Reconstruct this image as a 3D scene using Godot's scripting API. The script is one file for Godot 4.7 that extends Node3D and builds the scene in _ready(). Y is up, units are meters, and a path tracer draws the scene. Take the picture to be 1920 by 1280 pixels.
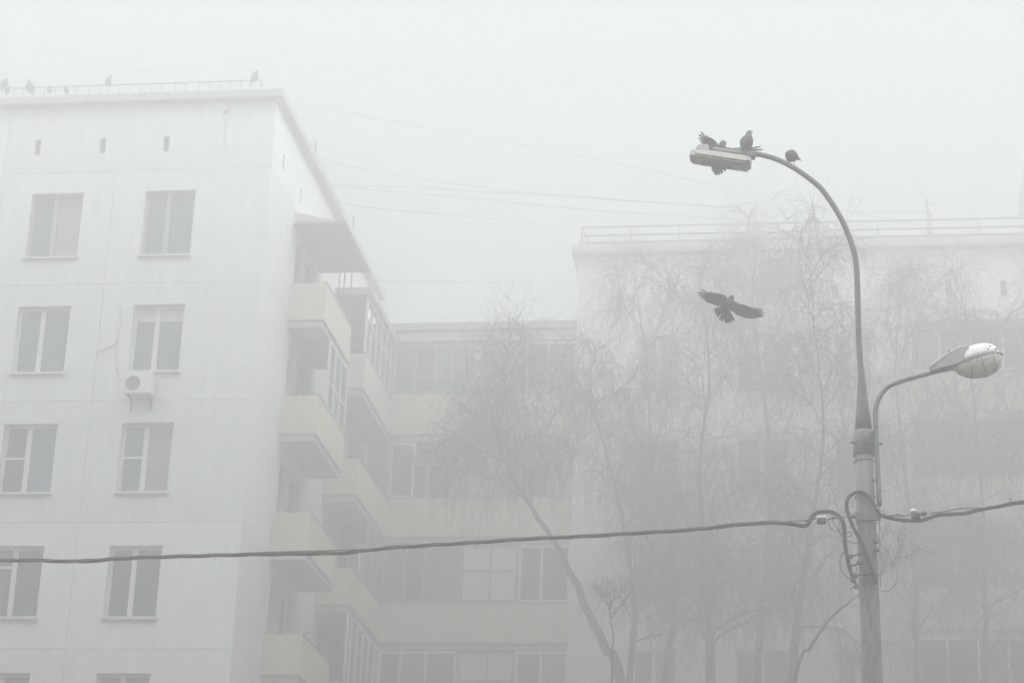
extends Node3D

# ---------------------------------------------------------------- camera numbers (photograph 1920 x 1280)
const FOCAL := 4400.0
const EYE := Vector3(0, 1.6, 0)
const TURN := Vector3(20.963, 8.769, 2.231)
var cam_basis: Basis
var rng := RandomNumberGenerator.new()
var M := {}
var taken := {}


func _ready() -> void:
	rng.seed = 7
	var cam := Camera3D.new()
	cam.name = "camera"
	cam.position = EYE
	cam.rotation_degrees = TURN
	cam.fov = 16.552
	cam.near = 0.1
	cam.far = 1500.0
	add_child(cam)
	cam.current = true
	cam_basis = cam.transform.basis

	var env := Environment.new()
	env.background_mode = Environment.BG_SKY
	var sky := Sky.new()
	var sm := ProceduralSkyMaterial.new()
	sm.sky_top_color = Color(0.13, 0.165, 0.175)
	sm.sky_horizon_color = Color(0.13, 0.165, 0.18)
	sm.sky_curve = 0.6
	sm.ground_bottom_color = Color(0.33, 0.33, 0.33)
	sm.ground_horizon_color = Color(0.55, 0.56, 0.56)
	sm.energy_multiplier = 1.0
	sky.sky_material = sm
	env.sky = sky
	env.background_energy_multiplier = 1.0
	env.tonemap_mode = Environment.TONE_MAPPER_LINEAR
	env.tonemap_exposure = 8.0
	env.sdfgi_enabled = true
	env.ssao_enabled = true
	env.ssil_enabled = true
	# real fog scatters forwards: even haze with that anisotropy
	env.volumetric_fog_enabled = true
	env.volumetric_fog_density = 0.0147
	env.volumetric_fog_anisotropy = 0.5
	env.volumetric_fog_albedo = Color(0.98, 0.9855, 0.984)
	var we := WorldEnvironment.new()
	we.name = "sky_environment"
	we.environment = env
	add_child(we)

	var sun := DirectionalLight3D.new()
	sun.name = "overcast_sun"
	sun.rotation_degrees = Vector3(-72, 190, 0)
	sun.light_energy = 0.45
	sun.light_angular_distance = 145.0
	sun.light_color = Color(1.0, 0.997, 0.993)
	sun.sky_mode = DirectionalLight3D.SKY_MODE_LIGHT_ONLY
	sun.shadow_enabled = true
	add_child(sun)

	fog_banks()
	materials()
	ground()
	left_block()
	middle_section()
	right_block()
	roof_things()
	trees()
	street_lamp()
	cables()
	overhead_wires()
	birds()


func fog_banks() -> void:
	# the fog lies thicker in the yard before the blocks than over the street
	for q in [[Vector3(0, 14.9, -56), Vector3(130, 29.6, 48), 0.0175, RenderingServer.FOG_VOLUME_SHAPE_BOX], [Vector3(1, 11, -50), Vector3(22, 24, 20), 0.003, RenderingServer.FOG_VOLUME_SHAPE_ELLIPSOID]]:
		var f := FogVolume.new()
		f.name = numbered("fog_bank")
		f.shape = q[3]
		f.size = q[1]
		f.position = q[0]
		var fm := FogMaterial.new()
		fm.density = q[2]
		fm.albedo = Color(0.98, 0.9855, 0.984)
		f.material = fm
		f.set_meta("kind", "stuff")
		add_child(f)


# ---------------------------------------------------------------- helpers
func at(px: float, py: float, depth: float) -> Vector3:
	# the point of the upright plane z = -depth that a pixel of the photograph shows
	var d := cam_basis * Vector3((px - 960.0) / FOCAL, -(py - 640.0) / FOCAL, -1.0)
	return EYE + d * (-depth / d.z)


func pts(list: Array, depth: float) -> PackedVector3Array:
	var out := PackedVector3Array()
	for p in list:
		out.append(at(p[0], p[1], depth - (p[2] if p.size() > 2 else 0.0)))
	return out


func smooth_line(p: PackedVector3Array, each: int) -> PackedVector3Array:
	var out := PackedVector3Array()
	for i in p.size() - 1:
		var a: Vector3 = p[maxi(i - 1, 0)]
		var b: Vector3 = p[i]
		var c: Vector3 = p[i + 1]
		var d: Vector3 = p[mini(i + 2, p.size() - 1)]
		for k in each:
			out.append(b.cubic_interpolate(c, a, d, float(k) / each))
	out.append(p[p.size() - 1])
	return out


func numbered(called: String) -> String:
	var n: int = taken.get(called, 0)
	taken[called] = n + 1
	return called if n == 0 else "%s_%03d" % [called, n]


func tag(o: Node3D, label: String, category: String, group := "") -> void:
	o.set_meta("label", label)
	o.set_meta("category", category)
	if group:
		o.set_meta("group", group)


func thing(called: String, label: String, category: String, where := Vector3.ZERO, group := "") -> Node3D:
	var o := Node3D.new()
	o.name = numbered(called)
	o.position = where
	add_child(o)
	tag(o, label, category, group)
	return o


func mesh_node(called: String, mesh: Mesh, m: Material, parent: Node = null) -> MeshInstance3D:
	var o := MeshInstance3D.new()
	o.mesh = mesh
	o.material_override = null
	for i in mesh.get_surface_count():
		o.set_surface_override_material(i, m)
	o.cast_shadow = GeometryInstance3D.SHADOW_CASTING_SETTING_ON
	if parent:
		o.name = called
		parent.add_child(o, true)
		# children keep world coordinates while their thing stands at its base
		var up: Vector3 = Vector3.ZERO
		var q = parent
		while q is Node3D and q != self:
			up += q.position
			q = q.get_parent()
		o.position = -up
	else:
		o.name = numbered(called)
		add_child(o)
	return o


func begin() -> SurfaceTool:
	var st := SurfaceTool.new()
	st.begin(Mesh.PRIMITIVE_TRIANGLES)
	st.set_smooth_group(-1)
	return st


func build(called: String, st: SurfaceTool, m: Material, parent: Node = null) -> MeshInstance3D:
	st.generate_normals()
	return mesh_node(called, st.commit(), m, parent)


func quad(st: SurfaceTool, a: Vector3, b: Vector3, c: Vector3, d: Vector3) -> void:
	for v in [a, b, c, a, c, d]:
		st.add_vertex(v)


func box(st: SurfaceTool, lo: Vector3, hi: Vector3) -> void:
	var a := Vector3(minf(lo.x, hi.x), minf(lo.y, hi.y), minf(lo.z, hi.z))
	var b := Vector3(maxf(lo.x, hi.x), maxf(lo.y, hi.y), maxf(lo.z, hi.z))
	var p := []
	for i in 8:
		p.append(Vector3(b.x if i & 1 else a.x, b.y if i & 2 else a.y, b.z if i & 4 else a.z))
	quad(st, p[4], p[6], p[7], p[5])
	quad(st, p[1], p[3], p[2], p[0])
	quad(st, p[5], p[7], p[3], p[1])
	quad(st, p[0], p[2], p[6], p[4])
	quad(st, p[6], p[2], p[3], p[7])
	quad(st, p[0], p[4], p[5], p[1])


func bevel_box(st: SurfaceTool, lo: Vector3, hi: Vector3, c: float) -> void:
	# a box whose twelve edges are cut off
	var m := (lo + hi) / 2.0
	var h := (hi - lo).abs() / 2.0
	var f := {}
	for ax in 3:
		for s in [-1.0, 1.0]:
			var q := []
			var u := (ax + 1) % 3
			var w := (ax + 2) % 3
			for k in [[-1, -1], [1, -1], [1, 1], [-1, 1]]:
				var v := Vector3.ZERO
				v[ax] = s * h[ax]
				v[u] = k[0] * (h[u] - c)
				v[w] = k[1] * (h[w] - c)
				q.append(v + m)
			f[[ax, s]] = q
			if s > 0:
				quad(st, q[3], q[2], q[1], q[0])
			else:
				quad(st, q[0], q[1], q[2], q[3])
	for ax in 3:
		var u := (ax + 1) % 3
		var w := (ax + 2) % 3
		for su in [-1.0, 1.0]:
			for sw in [-1.0, 1.0]:
				var a := Vector3.ZERO
				var b := Vector3.ZERO
				a[u] = su * h[u]
				a[w] = sw * (h[w] - c)
				b[u] = su * (h[u] - c)
				b[w] = sw * h[w]
				var e := Vector3.ZERO
				e[ax] = h[ax] - c
				if su * sw > 0:
					quad(st, m + a - e, m + b - e, m + b + e, m + a + e)
				else:
					quad(st, m + a + e, m + b + e, m + b - e, m + a - e)
	for sx in [-1.0, 1.0]:
		for sy in [-1.0, 1.0]:
			for sz in [-1.0, 1.0]:
				var a := m + Vector3(sx * h.x, sy * (h.y - c), sz * (h.z - c))
				var b := m + Vector3(sx * (h.x - c), sy * h.y, sz * (h.z - c))
				var d := m + Vector3(sx * (h.x - c), sy * (h.y - c), sz * h.z)
				for v in ([a, d, b] if sx * sy * sz > 0 else [a, b, d]):
					st.add_vertex(v)


func loft(st: SurfaceTool, rings: Array, closed_ends := true) -> void:
	# rings of equal count, joined in order
	var n: int = rings[0].size()
	for i in rings.size() - 1:
		var a: PackedVector3Array = rings[i]
		var b: PackedVector3Array = rings[i + 1]
		for k in n:
			var l := (k + 1) % n
			quad(st, a[k], b[k], b[l], a[l])
	if closed_ends:
		for e in [0, rings.size() - 1]:
			var r: PackedVector3Array = rings[e]
			var mid := Vector3.ZERO
			for v in r:
				mid += v / n
			for k in n:
				var l := (k + 1) % n
				for v in ([mid, r[k], r[l]] if e == 0 else [mid, r[l], r[k]]):
					st.add_vertex(v)


func spine_rings(p: PackedVector3Array, wide: Array, high: Array, up: Vector3, sides: int) -> Array:
	var rings := []
	for i in p.size():
		var t: Vector3 = (p[mini(i + 1, p.size() - 1)] - p[maxi(i - 1, 0)]).normalized()
		var s := t.cross(up).normalized()
		var u := s.cross(t).normalized()
		var r := PackedVector3Array()
		for k in sides:
			var ang := TAU * k / sides
			r.append(p[i] + s * cos(ang) * wide[i] + u * sin(ang) * high[i])
		rings.append(r)
	return rings


func tube(st: SurfaceTool, p: PackedVector3Array, r0: float, r1 := -1.0, sides := 10) -> void:
	if r1 < 0:
		r1 = r0
	var w := []
	for i in p.size():
		w.append(lerpf(r0, r1, float(i) / (p.size() - 1)))
	var t: Vector3 = (p[p.size() - 1] - p[0]).normalized()
	var up := Vector3(0.13, 0.21, 0.97) if absf(t.z) < 0.8 else Vector3.UP
	loft(st, spine_rings(p, w, w, up, sides))


func tube_list(st: SurfaceTool, p: PackedVector3Array, w: Array, sides := 10) -> void:
	var t: Vector3 = (p[p.size() - 1] - p[0]).normalized()
	var up := Vector3(0.13, 0.21, 0.97) if absf(t.z) < 0.8 else Vector3.UP
	loft(st, spine_rings(p, w, w, up, sides))


func rod(st: SurfaceTool, a: Vector3, b: Vector3, r: float, sides := 8) -> void:
	tube(st, PackedVector3Array([a, b]), r, r, sides)


func twisted(parent: Node, p: PackedVector3Array, strands: int, r: float, m: Material) -> void:
	# a bundled cable: strands winding round each other
	for q in strands:
		var run := 0.0
		var t := PackedVector3Array()
		for i in p.size():
			if i:
				run += p[i].distance_to(p[i - 1])
			var d: Vector3 = (p[mini(i + 1, p.size() - 1)] - p[maxi(i - 1, 0)]).normalized()
			var s := d.cross(Vector3(0.1, 0.2, 0.97)).normalized()
			var a := TAU * (run / 1.1 + float(q) / strands)
			t.append(p[i] + (s * cos(a) + s.cross(d) * sin(a)) * r * 0.95)
		var st := begin()
		st.set_smooth_group(0)
		tube(st, t, r, r, 8)
		build("strand", st, m, parent)


func blob(st: SurfaceTool, c: Vector3, r: Vector3, n := 10) -> void:
	var p := PackedVector3Array()
	var w := []
	var h := []
	for i in n + 1:
		var a := PI * i / n
		p.append(c + Vector3(-cos(a) * r.x, 0, 0))
		w.append(maxf(sin(a), 0.02) * r.z)
		h.append(maxf(sin(a), 0.02) * r.y)
	loft(st, spine_rings(p, w, h, Vector3.UP, 12))


# ---------------------------------------------------------------- materials (linear base colours)
func noise_tex(freq: float, lo: float, hi: float, seed_: int, stretch := false) -> Texture2D:
	var n := FastNoiseLite.new()
	n.seed = seed_
	n.noise_type = FastNoiseLite.TYPE_SIMPLEX_SMOOTH
	n.frequency = freq
	n.fractal_octaves = 5
	var g := Gradient.new()
	g.set_color(0, Color(lo, lo, lo))
	g.set_color(1, Color(hi, hi, hi))
	var t := NoiseTexture2D.new()
	t.width = 256
	t.height = 256
	t.seamless = true
	t.noise = n
	t.color_ramp = g
	return t


func mat(called: String, c: Color, rough := 0.85, metal := 0.0, tex: Texture2D = null, scale := Vector3.ONE, spec := 0.5) -> StandardMaterial3D:
	var m := StandardMaterial3D.new()
	m.resource_name = called
	m.albedo_color = c.linear_to_srgb()
	m.roughness = rough
	m.metallic = metal
	m.metallic_specular = spec
	if tex:
		m.albedo_texture = tex
		m.uv1_triplanar = true
		m.uv1_world_triplanar = true
		m.uv1_scale = scale
	M[called] = m
	return m


func materials() -> void:
	var soft := noise_tex(0.012, 0.86, 1.0, 3)
	var worn := noise_tex(0.02, 0.62, 1.0, 5)
	var streak := noise_tex(0.02, 0.93, 1.0, 9)
	var grime := noise_tex(0.03, 0.35, 1.0, 11)
	for i in 3:
		mat("wall_paint_%d" % i, Color(0.67, 0.695, 0.70) * [1.0, 0.96, 1.03][i], 0.9, 0.0, streak, Vector3(0.9, 0.16, 0.9))
		mat("far_paint_%d" % i, Color(0.63, 0.635, 0.63) * [1.0, 0.95, 1.04][i], 0.9, 0.0, streak, Vector3(0.9, 0.16, 0.9))
	mat("joint", Color(0.5, 0.51, 0.51), 0.95)
	mat("cornice_paint", Color(0.33, 0.34, 0.345), 0.9, 0.0, soft, Vector3(0.4, 0.4, 0.4))
	mat("roof_felt", Color(0.10, 0.10, 0.10), 0.95)
	mat("yellow_panel", Color(0.55, 0.535, 0.375), 0.8, 0.0, streak, Vector3(0.7, 0.3, 0.7))
	mat("yellow_panel_pale", Color(0.57, 0.545, 0.44), 0.8, 0.0, streak, Vector3(0.7, 0.3, 0.7))
	mat("slab_concrete", Color(0.50, 0.50, 0.49), 0.9, 0.0, soft, Vector3(0.6, 0.6, 0.6))
	mat("window_frame_white", Color(0.58, 0.59, 0.59), 0.5)
	mat("window_frame_wood", Color(0.33, 0.31, 0.28), 0.6)
	mat("frame_grey", Color(0.22, 0.22, 0.22), 0.6)
	mat("glass_dark", Color(0.062, 0.08, 0.09), 0.08)
	mat("glass_mid", Color(0.13, 0.158, 0.172), 0.08)
	mat("glass_pale", Color(0.24, 0.25, 0.25), 0.12)
	mat("curtain", Color(0.30, 0.285, 0.26), 0.9)
	mat("blind", Color(0.50, 0.50, 0.48), 0.8)
	mat("vent_dark", Color(0.09, 0.09, 0.09), 0.95)
	mat("sill_metal", Color(0.48, 0.49, 0.49), 0.45, 0.3)
	mat("ac_white", Color(0.62, 0.62, 0.60), 0.55)
	mat("ac_dark", Color(0.10, 0.10, 0.10), 0.7)
	mat("rail_metal", Color(0.11, 0.11, 0.11), 0.6)
	mat("concrete_pole", Color(0.235, 0.245, 0.24), 0.9, 0.0, noise_tex(0.035, 0.62, 1.0, 21), Vector3(3.0, 0.45, 3.0))
	mat("steel_painted", Color(0.13, 0.135, 0.135), 0.55, 0.2, worn, Vector3(2, 2, 2))
	mat("arm_grey", Color(0.19, 0.20, 0.20), 0.55, 0.2, worn, Vector3(4, 4, 4))
	mat("collar_steel", Color(0.20, 0.20, 0.18), 0.6, 0.2, worn, Vector3(5, 5, 5))
	mat("lamp_grey", Color(0.30, 0.30, 0.29), 0.6, 0.0, soft, Vector3(5, 5, 5))
	mat("lantern_grey", Color(0.27, 0.27, 0.26), 0.6, 0.0, soft, Vector3(3, 3, 3))
	mat("lamp_white", Color(0.68, 0.67, 0.65), 0.5, 0.0, soft, Vector3(3.2, 3.2, 3.2))
	mat("lamp_lens", Color(0.23, 0.23, 0.21), 0.3)
	mat("lamp_lip", Color(0.62, 0.59, 0.54), 0.5, 0.0, soft, Vector3(3, 3, 3))
	var bowl := mat("lamp_bowl", Color(0.80, 0.80, 0.75), 0.28, 0.0, noise_tex(0.03, 0.8, 1.0, 31), Vector3(3, 3, 3))
	bowl.backlight_enabled = true
	bowl.backlight = Color(0.9, 0.9, 0.87)
	mat("cable_black", Color(0.022, 0.022, 0.022), 0.6)
	mat("wire_grey", Color(0.09, 0.09, 0.09), 0.6)
	mat("wire_pale", Color(0.2, 0.2, 0.2), 0.5)
	mat("far_wire", Color(0.05, 0.05, 0.05), 0.7)
	mat("insulator_white", Color(0.62, 0.62, 0.60), 0.3)
	mat("insulator_dark", Color(0.05, 0.05, 0.05), 0.6)
	mat("feather_black", Color(0.022, 0.023, 0.025), 0.65)
	mat("bark", Color(0.105, 0.09, 0.075), 0.95, 0.0, worn, Vector3(3, 1, 3))
	mat("bark_pale", Color(0.16, 0.15, 0.135), 0.95, 0.0, grime, Vector3(2.5, 1.2, 2.5))
	mat("twig", Color(0.14, 0.097, 0.068), 0.95)
	mat("soil", Color(0.17, 0.145, 0.10), 1.0, 0.0, grime, Vector3(0.1, 0.1, 0.1))


# ---------------------------------------------------------------- ground
func ground() -> void:
	var st := begin()
	var n := 24
	var s := 300.0
	for i in n:
		for k in n:
			var x0 := -s / 2 + s * i / n
			var z0 := -s / 2 - 40 + s * k / n
			var d := s / n
			quad(st, Vector3(x0, 0, z0), Vector3(x0 + d, 0, z0), Vector3(x0 + d, 0, z0 + d), Vector3(x0, 0, z0 + d))
	var g := build("ground", st, M.soil)
	g.set_meta("kind", "structure")


# ---------------------------------------------------------------- building pieces
func wall_panel(parent: Node, m: Material, o: Vector3, u: Vector3, nrm: Vector3, w: float, h: float, holes: Array, deep := 0.2) -> MeshInstance3D:
	# a facade panel with real openings: o lower corner, u along, nrm outwards; holes are [u0, u1, y0, y1] one above none, side by side
	var st := begin()
	var g := 0.0045
	var cuts := [g]
	holes.sort_custom(func(a, b): return a[0] < b[0])
	for q in holes:
		cuts.append(q[0])
		cuts.append(q[1])
	cuts.append(w - g)
	var P := func(a: float, y: float, z: float) -> Vector3: return o + u * a + Vector3(0, y, 0) + nrm * z
	for i in cuts.size() - 1:
		var a: float = cuts[i]
		var b: float = cuts[i + 1]
		if i % 2 == 0:
			face(st, P.call(a, g, 0), P.call(b, g, 0), P.call(b, h - g, 0), P.call(a, h - g, 0))
		else:
			var q: Array = holes[(i - 1) / 2]
			face(st, P.call(a, g, 0), P.call(b, g, 0), P.call(b, q[2], 0), P.call(a, q[2], 0))
			face(st, P.call(a, q[3], 0), P.call(b, q[3], 0), P.call(b, h - g, 0), P.call(a, h - g, 0))
			face(st, P.call(a, q[2], 0), P.call(b, q[2], 0), P.call(b, q[2], -deep), P.call(a, q[2], -deep))
			face(st, P.call(a, q[3], -deep), P.call(b, q[3], -deep), P.call(b, q[3], 0), P.call(a, q[3], 0))
			face(st, P.call(a, q[2], -deep), P.call(a, q[3], -deep), P.call(a, q[3], 0), P.call(a, q[2], 0))
			face(st, P.call(b, q[2], 0), P.call(b, q[3], 0), P.call(b, q[3], -deep), P.call(b, q[2], -deep))
	face(st, P.call(g, g, -deep), P.call(w - g, g, -deep), P.call(w - g, g, 0), P.call(g, g, 0))
	face(st, P.call(g, h - g, 0), P.call(w - g, h - g, 0), P.call(w - g, h - g, -deep), P.call(g, h - g, -deep))
	face(st, P.call(g, g, -deep), P.call(g, g, 0), P.call(g, h - g, 0), P.call(g, h - g, -deep))
	face(st, P.call(w - g, g, 0), P.call(w - g, g, -deep), P.call(w - g, h - g, -deep), P.call(w - g, h - g, 0))
	return build("wall_panel", st, m, parent)


func face(st: SurfaceTool, a: Vector3, b: Vector3, c: Vector3, d: Vector3) -> void:
	# counter-clockwise corners as seen from outside
	quad(st, a, d, c, b)


func obox(st: SurfaceTool, o: Vector3, u: Vector3, nrm: Vector3, a: Array) -> void:
	# an upright box in a facade's own directions: a = [u0, u1, y0, y1, n0, n1]
	box(st, o + u * a[0] + Vector3(0, a[2], 0) + nrm * a[4], o + u * a[1] + Vector3(0, a[3], 0) + nrm * a[5])


func window(parent: Node, o: Vector3, u: Vector3, nrm: Vector3, w: float, h: float, split: float, fm: Material, panes: Array, transom := -1.0, sill: Material = null, blind := 0.0, inset := 0.13) -> void:
	# o is the lower corner of the opening on the wall's face
	var st := begin()
	var t := 0.065
	obox(st, o, u, nrm, [0, w, 0, t, -inset - 0.06, -inset])
	obox(st, o, u, nrm, [0, w, h - t, h, -inset - 0.06, -inset])
	obox(st, o, u, nrm, [0, t, t, h - t, -inset - 0.06, -inset])
	obox(st, o, u, nrm, [w - t, w, t, h - t, -inset - 0.06, -inset])
	var fr := build("window", st, fm, parent)
	if split > 0:
		st = begin()
		obox(st, o, u, nrm, [w * split - 0.055, w * split + 0.055, t, h - t, -inset - 0.055, -inset + 0.012])
		build("mullion", st, fm, fr)
	if transom > 0:
		st = begin()
		obox(st, o, u, nrm, [t, w * split - 0.055, h * transom - 0.025, h * transom + 0.025, -inset - 0.052, -inset + 0.004])
		build("transom", st, fm, fr)
	var edges := [t, w - t] if split <= 0 else [t, w * split - 0.055, w * split + 0.055, w - t]
	for i in edges.size() / 2:
		st = begin()
		var top := h - t - (h - 2 * t) * blind
		obox(st, o, u, nrm, [edges[2 * i], edges[2 * i + 1], t, top, -inset - 0.05, -inset - 0.035])
		build("pane", st, panes[i % panes.size()], fr)
		if blind > 0:
			st = begin()
			obox(st, o, u, nrm, [edges[2 * i], edges[2 * i + 1], top, h - t, -inset - 0.05, -inset - 0.033])
			build("blind", st, M.blind, fr)
	if sill:
		st = begin()
		var p := PackedVector3Array()
		var s0 := o + u * -0.03 - Vector3(0, 0.002, 0)
		var q := u * (w + 0.06)
		var a := s0 + nrm * -inset + Vector3(0, 0.03, 0)
		var b := s0 + nrm * 0.07
		var c := b - Vector3(0, 0.045, 0)
		var d := s0 + nrm * 0.001 - Vector3(0, 0.045, 0)
		quad(st, a, a + q, b + q, b)
		quad(st, b, b + q, c + q, c)
		quad(st, c, c + q, d + q, d)
		for v in [a, b, c, a, c, d]:
			st.add_vertex(v)
		for v in [a + q, c + q, b + q, a + q, d + q, c + q]:
			st.add_vertex(v)
		build("sill", st, sill, fr)


func balcony(parent: Node, o: Vector3, u: Vector3, nrm: Vector3, long: float, out: float, tall: float, pm: Material, left_end := true, right_end := true) -> MeshInstance3D:
	# o: lower corner of the parapet on the wall; the slab hangs below it
	var st := begin()
	obox(st, o, u, nrm, [0.04, long - 0.04, -0.17, -0.02, 0.003, out - 0.05])
	var slab := build("balcony", st, M.slab_concrete, parent)
	var n := maxi(1, int(round(long / 1.45)))
	for i in n:
		st = begin()
		obox(st, o, u, nrm, [long * i / n + 0.006, long * (i + 1) / n - 0.006, 0, tall, out - 0.05, out])
		build("parapet_panel", st, pm, slab)
	st = begin()
	obox(st, o, u, nrm, [0, long, tall + 0.001, tall + 0.045, out - 0.065, out + 0.015])
	build("handrail", st, M.frame_grey, slab)
	for e in [[left_end, 0.0], [right_end, long - 0.05]]:
		if e[0]:
			st = begin()
			obox(st, o, u, nrm, [e[1], e[1] + 0.05, 0, tall, 0.003, out - 0.052])
			build("end_panel", st, pm, slab)
	st = begin()
	obox(st, o, u, nrm, [0.0, long, -0.03, -0.003, 0.003, out + 0.004])
	build("drip_edge", st, M.frame_grey, slab)
	return slab


func glazing(slab: Node, o: Vector3, u: Vector3, nrm: Vector3, out: float, cuts: Array, y0: float, y1: float, fm: Material, panes: Array, bar := 0.0) -> void:
	# framed panes standing on a parapet: cuts are the posts' places along the run
	var st := begin()
	for c in cuts:
		obox(st, o, u, nrm, [c - 0.03, c + 0.03, y0, y1, out - 0.06, out])
	for i in cuts.size() - 1:
		obox(st, o, u, nrm, [cuts[i] + 0.031, cuts[i + 1] - 0.031, y1 - 0.06, y1, out - 0.055, out - 0.004])
		obox(st, o, u, nrm, [cuts[i] + 0.031, cuts[i + 1] - 0.031, y0, y0 + 0.05, out - 0.055, out - 0.004])
		if bar > 0:
			var yb := lerpf(y0, y1, bar)
			obox(st, o, u, nrm, [cuts[i] + 0.031, cuts[i + 1] - 0.031, yb - 0.022, yb + 0.022, out - 0.05, out - 0.008])
	build("glazing_frame", st, fm, slab)
	for i in cuts.size() - 1:
		st = begin()
		obox(st, o, u, nrm, [cuts[i] + 0.031, cuts[i + 1] - 0.031, y0 + 0.05, y1 - 0.06, out - 0.042, out - 0.03])
		build("pane", st, panes[i % panes.size()], slab)


# ---------------------------------------------------------------- left block
const LX := -12.67
const LZ := -46.0
const STOREY := 2.735

func left_block() -> void:
	var b := thing("apartment_building", "tall white panel apartment block at the left with balconies on its receding side", "building", Vector3(-18.5, 0, -52))
	var U := Vector3(1, 0, 0)
	var F := Vector3(0, 0, 1)
	var S := Vector3(0, 0, -1)
	var E := Vector3(1, 0, 0)
	# core behind the panels
	var st := begin()
	box(st, Vector3(-24.0, 0, LZ - 0.2), Vector3(LX - 0.2, 25.33, -57.6))
	build("wall", st, M.joint, b)
	st = begin()
	box(st, Vector3(-24.0, 0.0, LZ - 0.19), Vector3(LX - 0.01, 9.98, LZ))
	box(st, Vector3(LX - 0.19, 0.0, -57.6), Vector3(LX, 9.98, LZ - 0.2))
	build("lower_wall", st, M.wall_paint_0, b)
	# front panels: columns from the corner to the left
	var cols := [LX, -16.235, -18.87, -21.5, -24.0]
	var base := 15.48 - 2 * STOREY
	for r in 5:
		var y0 := base + r * STOREY
		for c in 4:
			var x1: float = cols[c]
			var x0: float = cols[c + 1]
			var holes := []
			var wtop := y0 + STOREY - 0.51
			var wx := []
			if c == 0:
				wx = [-15.5, -14.345]
			elif c == 1:
				wx = [-18.14, -16.93]
			if wx:
				holes.append([wx[0] - x0, wx[1] - x0, wtop - 1.56 - y0, wtop - y0])
			wall_panel(b, M["wall_paint_%d" % ((r * 5 + c * 3) % 3)], Vector3(x0, y0, LZ), U, F, x1 - x0, STOREY, holes)
			if wx:
				var row := 4 - r
				var o := Vector3(wx[0], wtop - 1.56, LZ)
				var fm: Material = M.window_frame_white
				var panes := [M.glass_mid, M.glass_mid]
				var transom := -1.0
				var blind := 0.0
				var sill: Material = M.window_frame_white
				if row == 0:
					fm = M.window_frame_wood
					panes = [M.glass_mid, M.curtain] if c == 1 else [M.glass_mid, M.glass_mid]
					sill = M.sill_metal
				elif row == 1:
					blind = 0.2 if c == 0 else 0.0
				elif row == 2:
					transom = 0.52
					panes = [M.glass_dark, M.glass_mid] if c == 1 else [M.glass_mid, M.glass_pale]
				elif row == 3:
					sill = M.sill_metal
					transom = 0.72 if c == 1 else -1.0
					panes = [M.glass_dark, M.glass_dark]
				window(b, o, U, F, wx[1] - wx[0], 1.56, 0.46, fm, panes, transom, sill, blind)
	# attic storey with small vent openings
	var ya := base + 5 * STOREY
	var vents := [[-15.21, -15.07], [-16.69, -16.55], [-18.22, -18.08]]
	var acols := [LX, -15.9, -18.87, -21.5, -24.0]
	for c in 4:
		var x1: float = acols[c]
		var x0: float = acols[c + 1]
		var holes := []
		for v in vents:
			if v[0] > x0 and v[1] < x1:
				holes.append([v[0] - x0, v[1] - x0, 24.14 - ya, 24.53 - ya])
		wall_panel(b, M["wall_paint_%d" % (c % 3)], Vector3(x0, ya, LZ), U, F, x1 - x0, 25.33 - ya, holes)
	for v in vents:
		st = begin()
		box(st, Vector3(v[0], 24.14, LZ - 0.19), Vector3(v[1], 24.53, LZ - 0.15))
		build("vent_grille", st, M.vent_dark, b)
	# side panels, running away from the corner
	var zc := [0.0, 2.4, 5.35, 7.0, 9.2, 11.6]
	for r in 6:
		var y0 := base + r * STOREY
		var hh := STOREY if r < 5 else 25.33 - y0
		for c in 5:
			var u0: float = zc[c]
			var u1: float = zc[c + 1]
			var holes := []
			if r < 5 and c == 1:
				holes.append([0.35, 1.15, 0.3, 2.3])
				holes.append([1.2, 2.4, 1.0, 2.3])
			elif r < 5 and c >= 3:
				holes.append([0.3, 1.7, 0.8, 2.3])
			elif r == 5 and c < 2:
				var zv := 1.03 if c == 0 else 2.83
				holes.append([zv - u0 - 0.07, zv - u0 + 0.07, 24.1 - y0, 24.45 - y0])
			var o := Vector3(LX, y0, LZ - u0)
			wall_panel(b, M["wall_paint_%d" % ((r + c) % 3)], o, S, E, u1 - u0, hh, holes)
			for q in holes:
				if r == 5:
					st = begin()
					obox(st, o, S, E, [q[0], q[1], q[2], q[3], -0.19, -0.15])
					build("vent_grille", st, M.vent_dark, b)
				else:
					var pale: bool = (r == 2 and c == 1 and q[0] < 0.5) or (r == 3 and c == 1)
					window(b, o + S * q[0] + Vector3(0, q[2], 0), S, E, q[1] - q[0], q[3] - q[2], 0.0 if q[1] - q[0] < 1.0 else 0.5, M.window_frame_white if r % 2 == 1 else M.window_frame_wood, [M.glass_pale if pale else M.glass_dark])
	# cornice and roof
	st = begin()
	bevel_box(st, Vector3(-24.4, 25.332, -58.0), Vector3(LX + 0.2, 25.55, LZ + 0.2), 0.02)
	build("cornice", st, M.cornice_paint, b)
	st = begin()
	box(st, Vector3(-24.2, 25.552, -57.8), Vector3(LX + 0.1, 25.58, LZ + 0.1))
	build("roof", st, M.roof_felt, b)
	for p in [[-12.5, -49.2], [-12.48, -53.6]]:
		st = begin()
		rod(st, Vector3(p[0], 25.56, p[1]), Vector3(p[0], 25.86, p[1]), 0.035)
		build("roof_pipe", st, M.rail_metal, b)
	# first stack of balconies
	var rows := [21.0, 18.27, 15.53, 12.79, 10.05]
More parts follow.
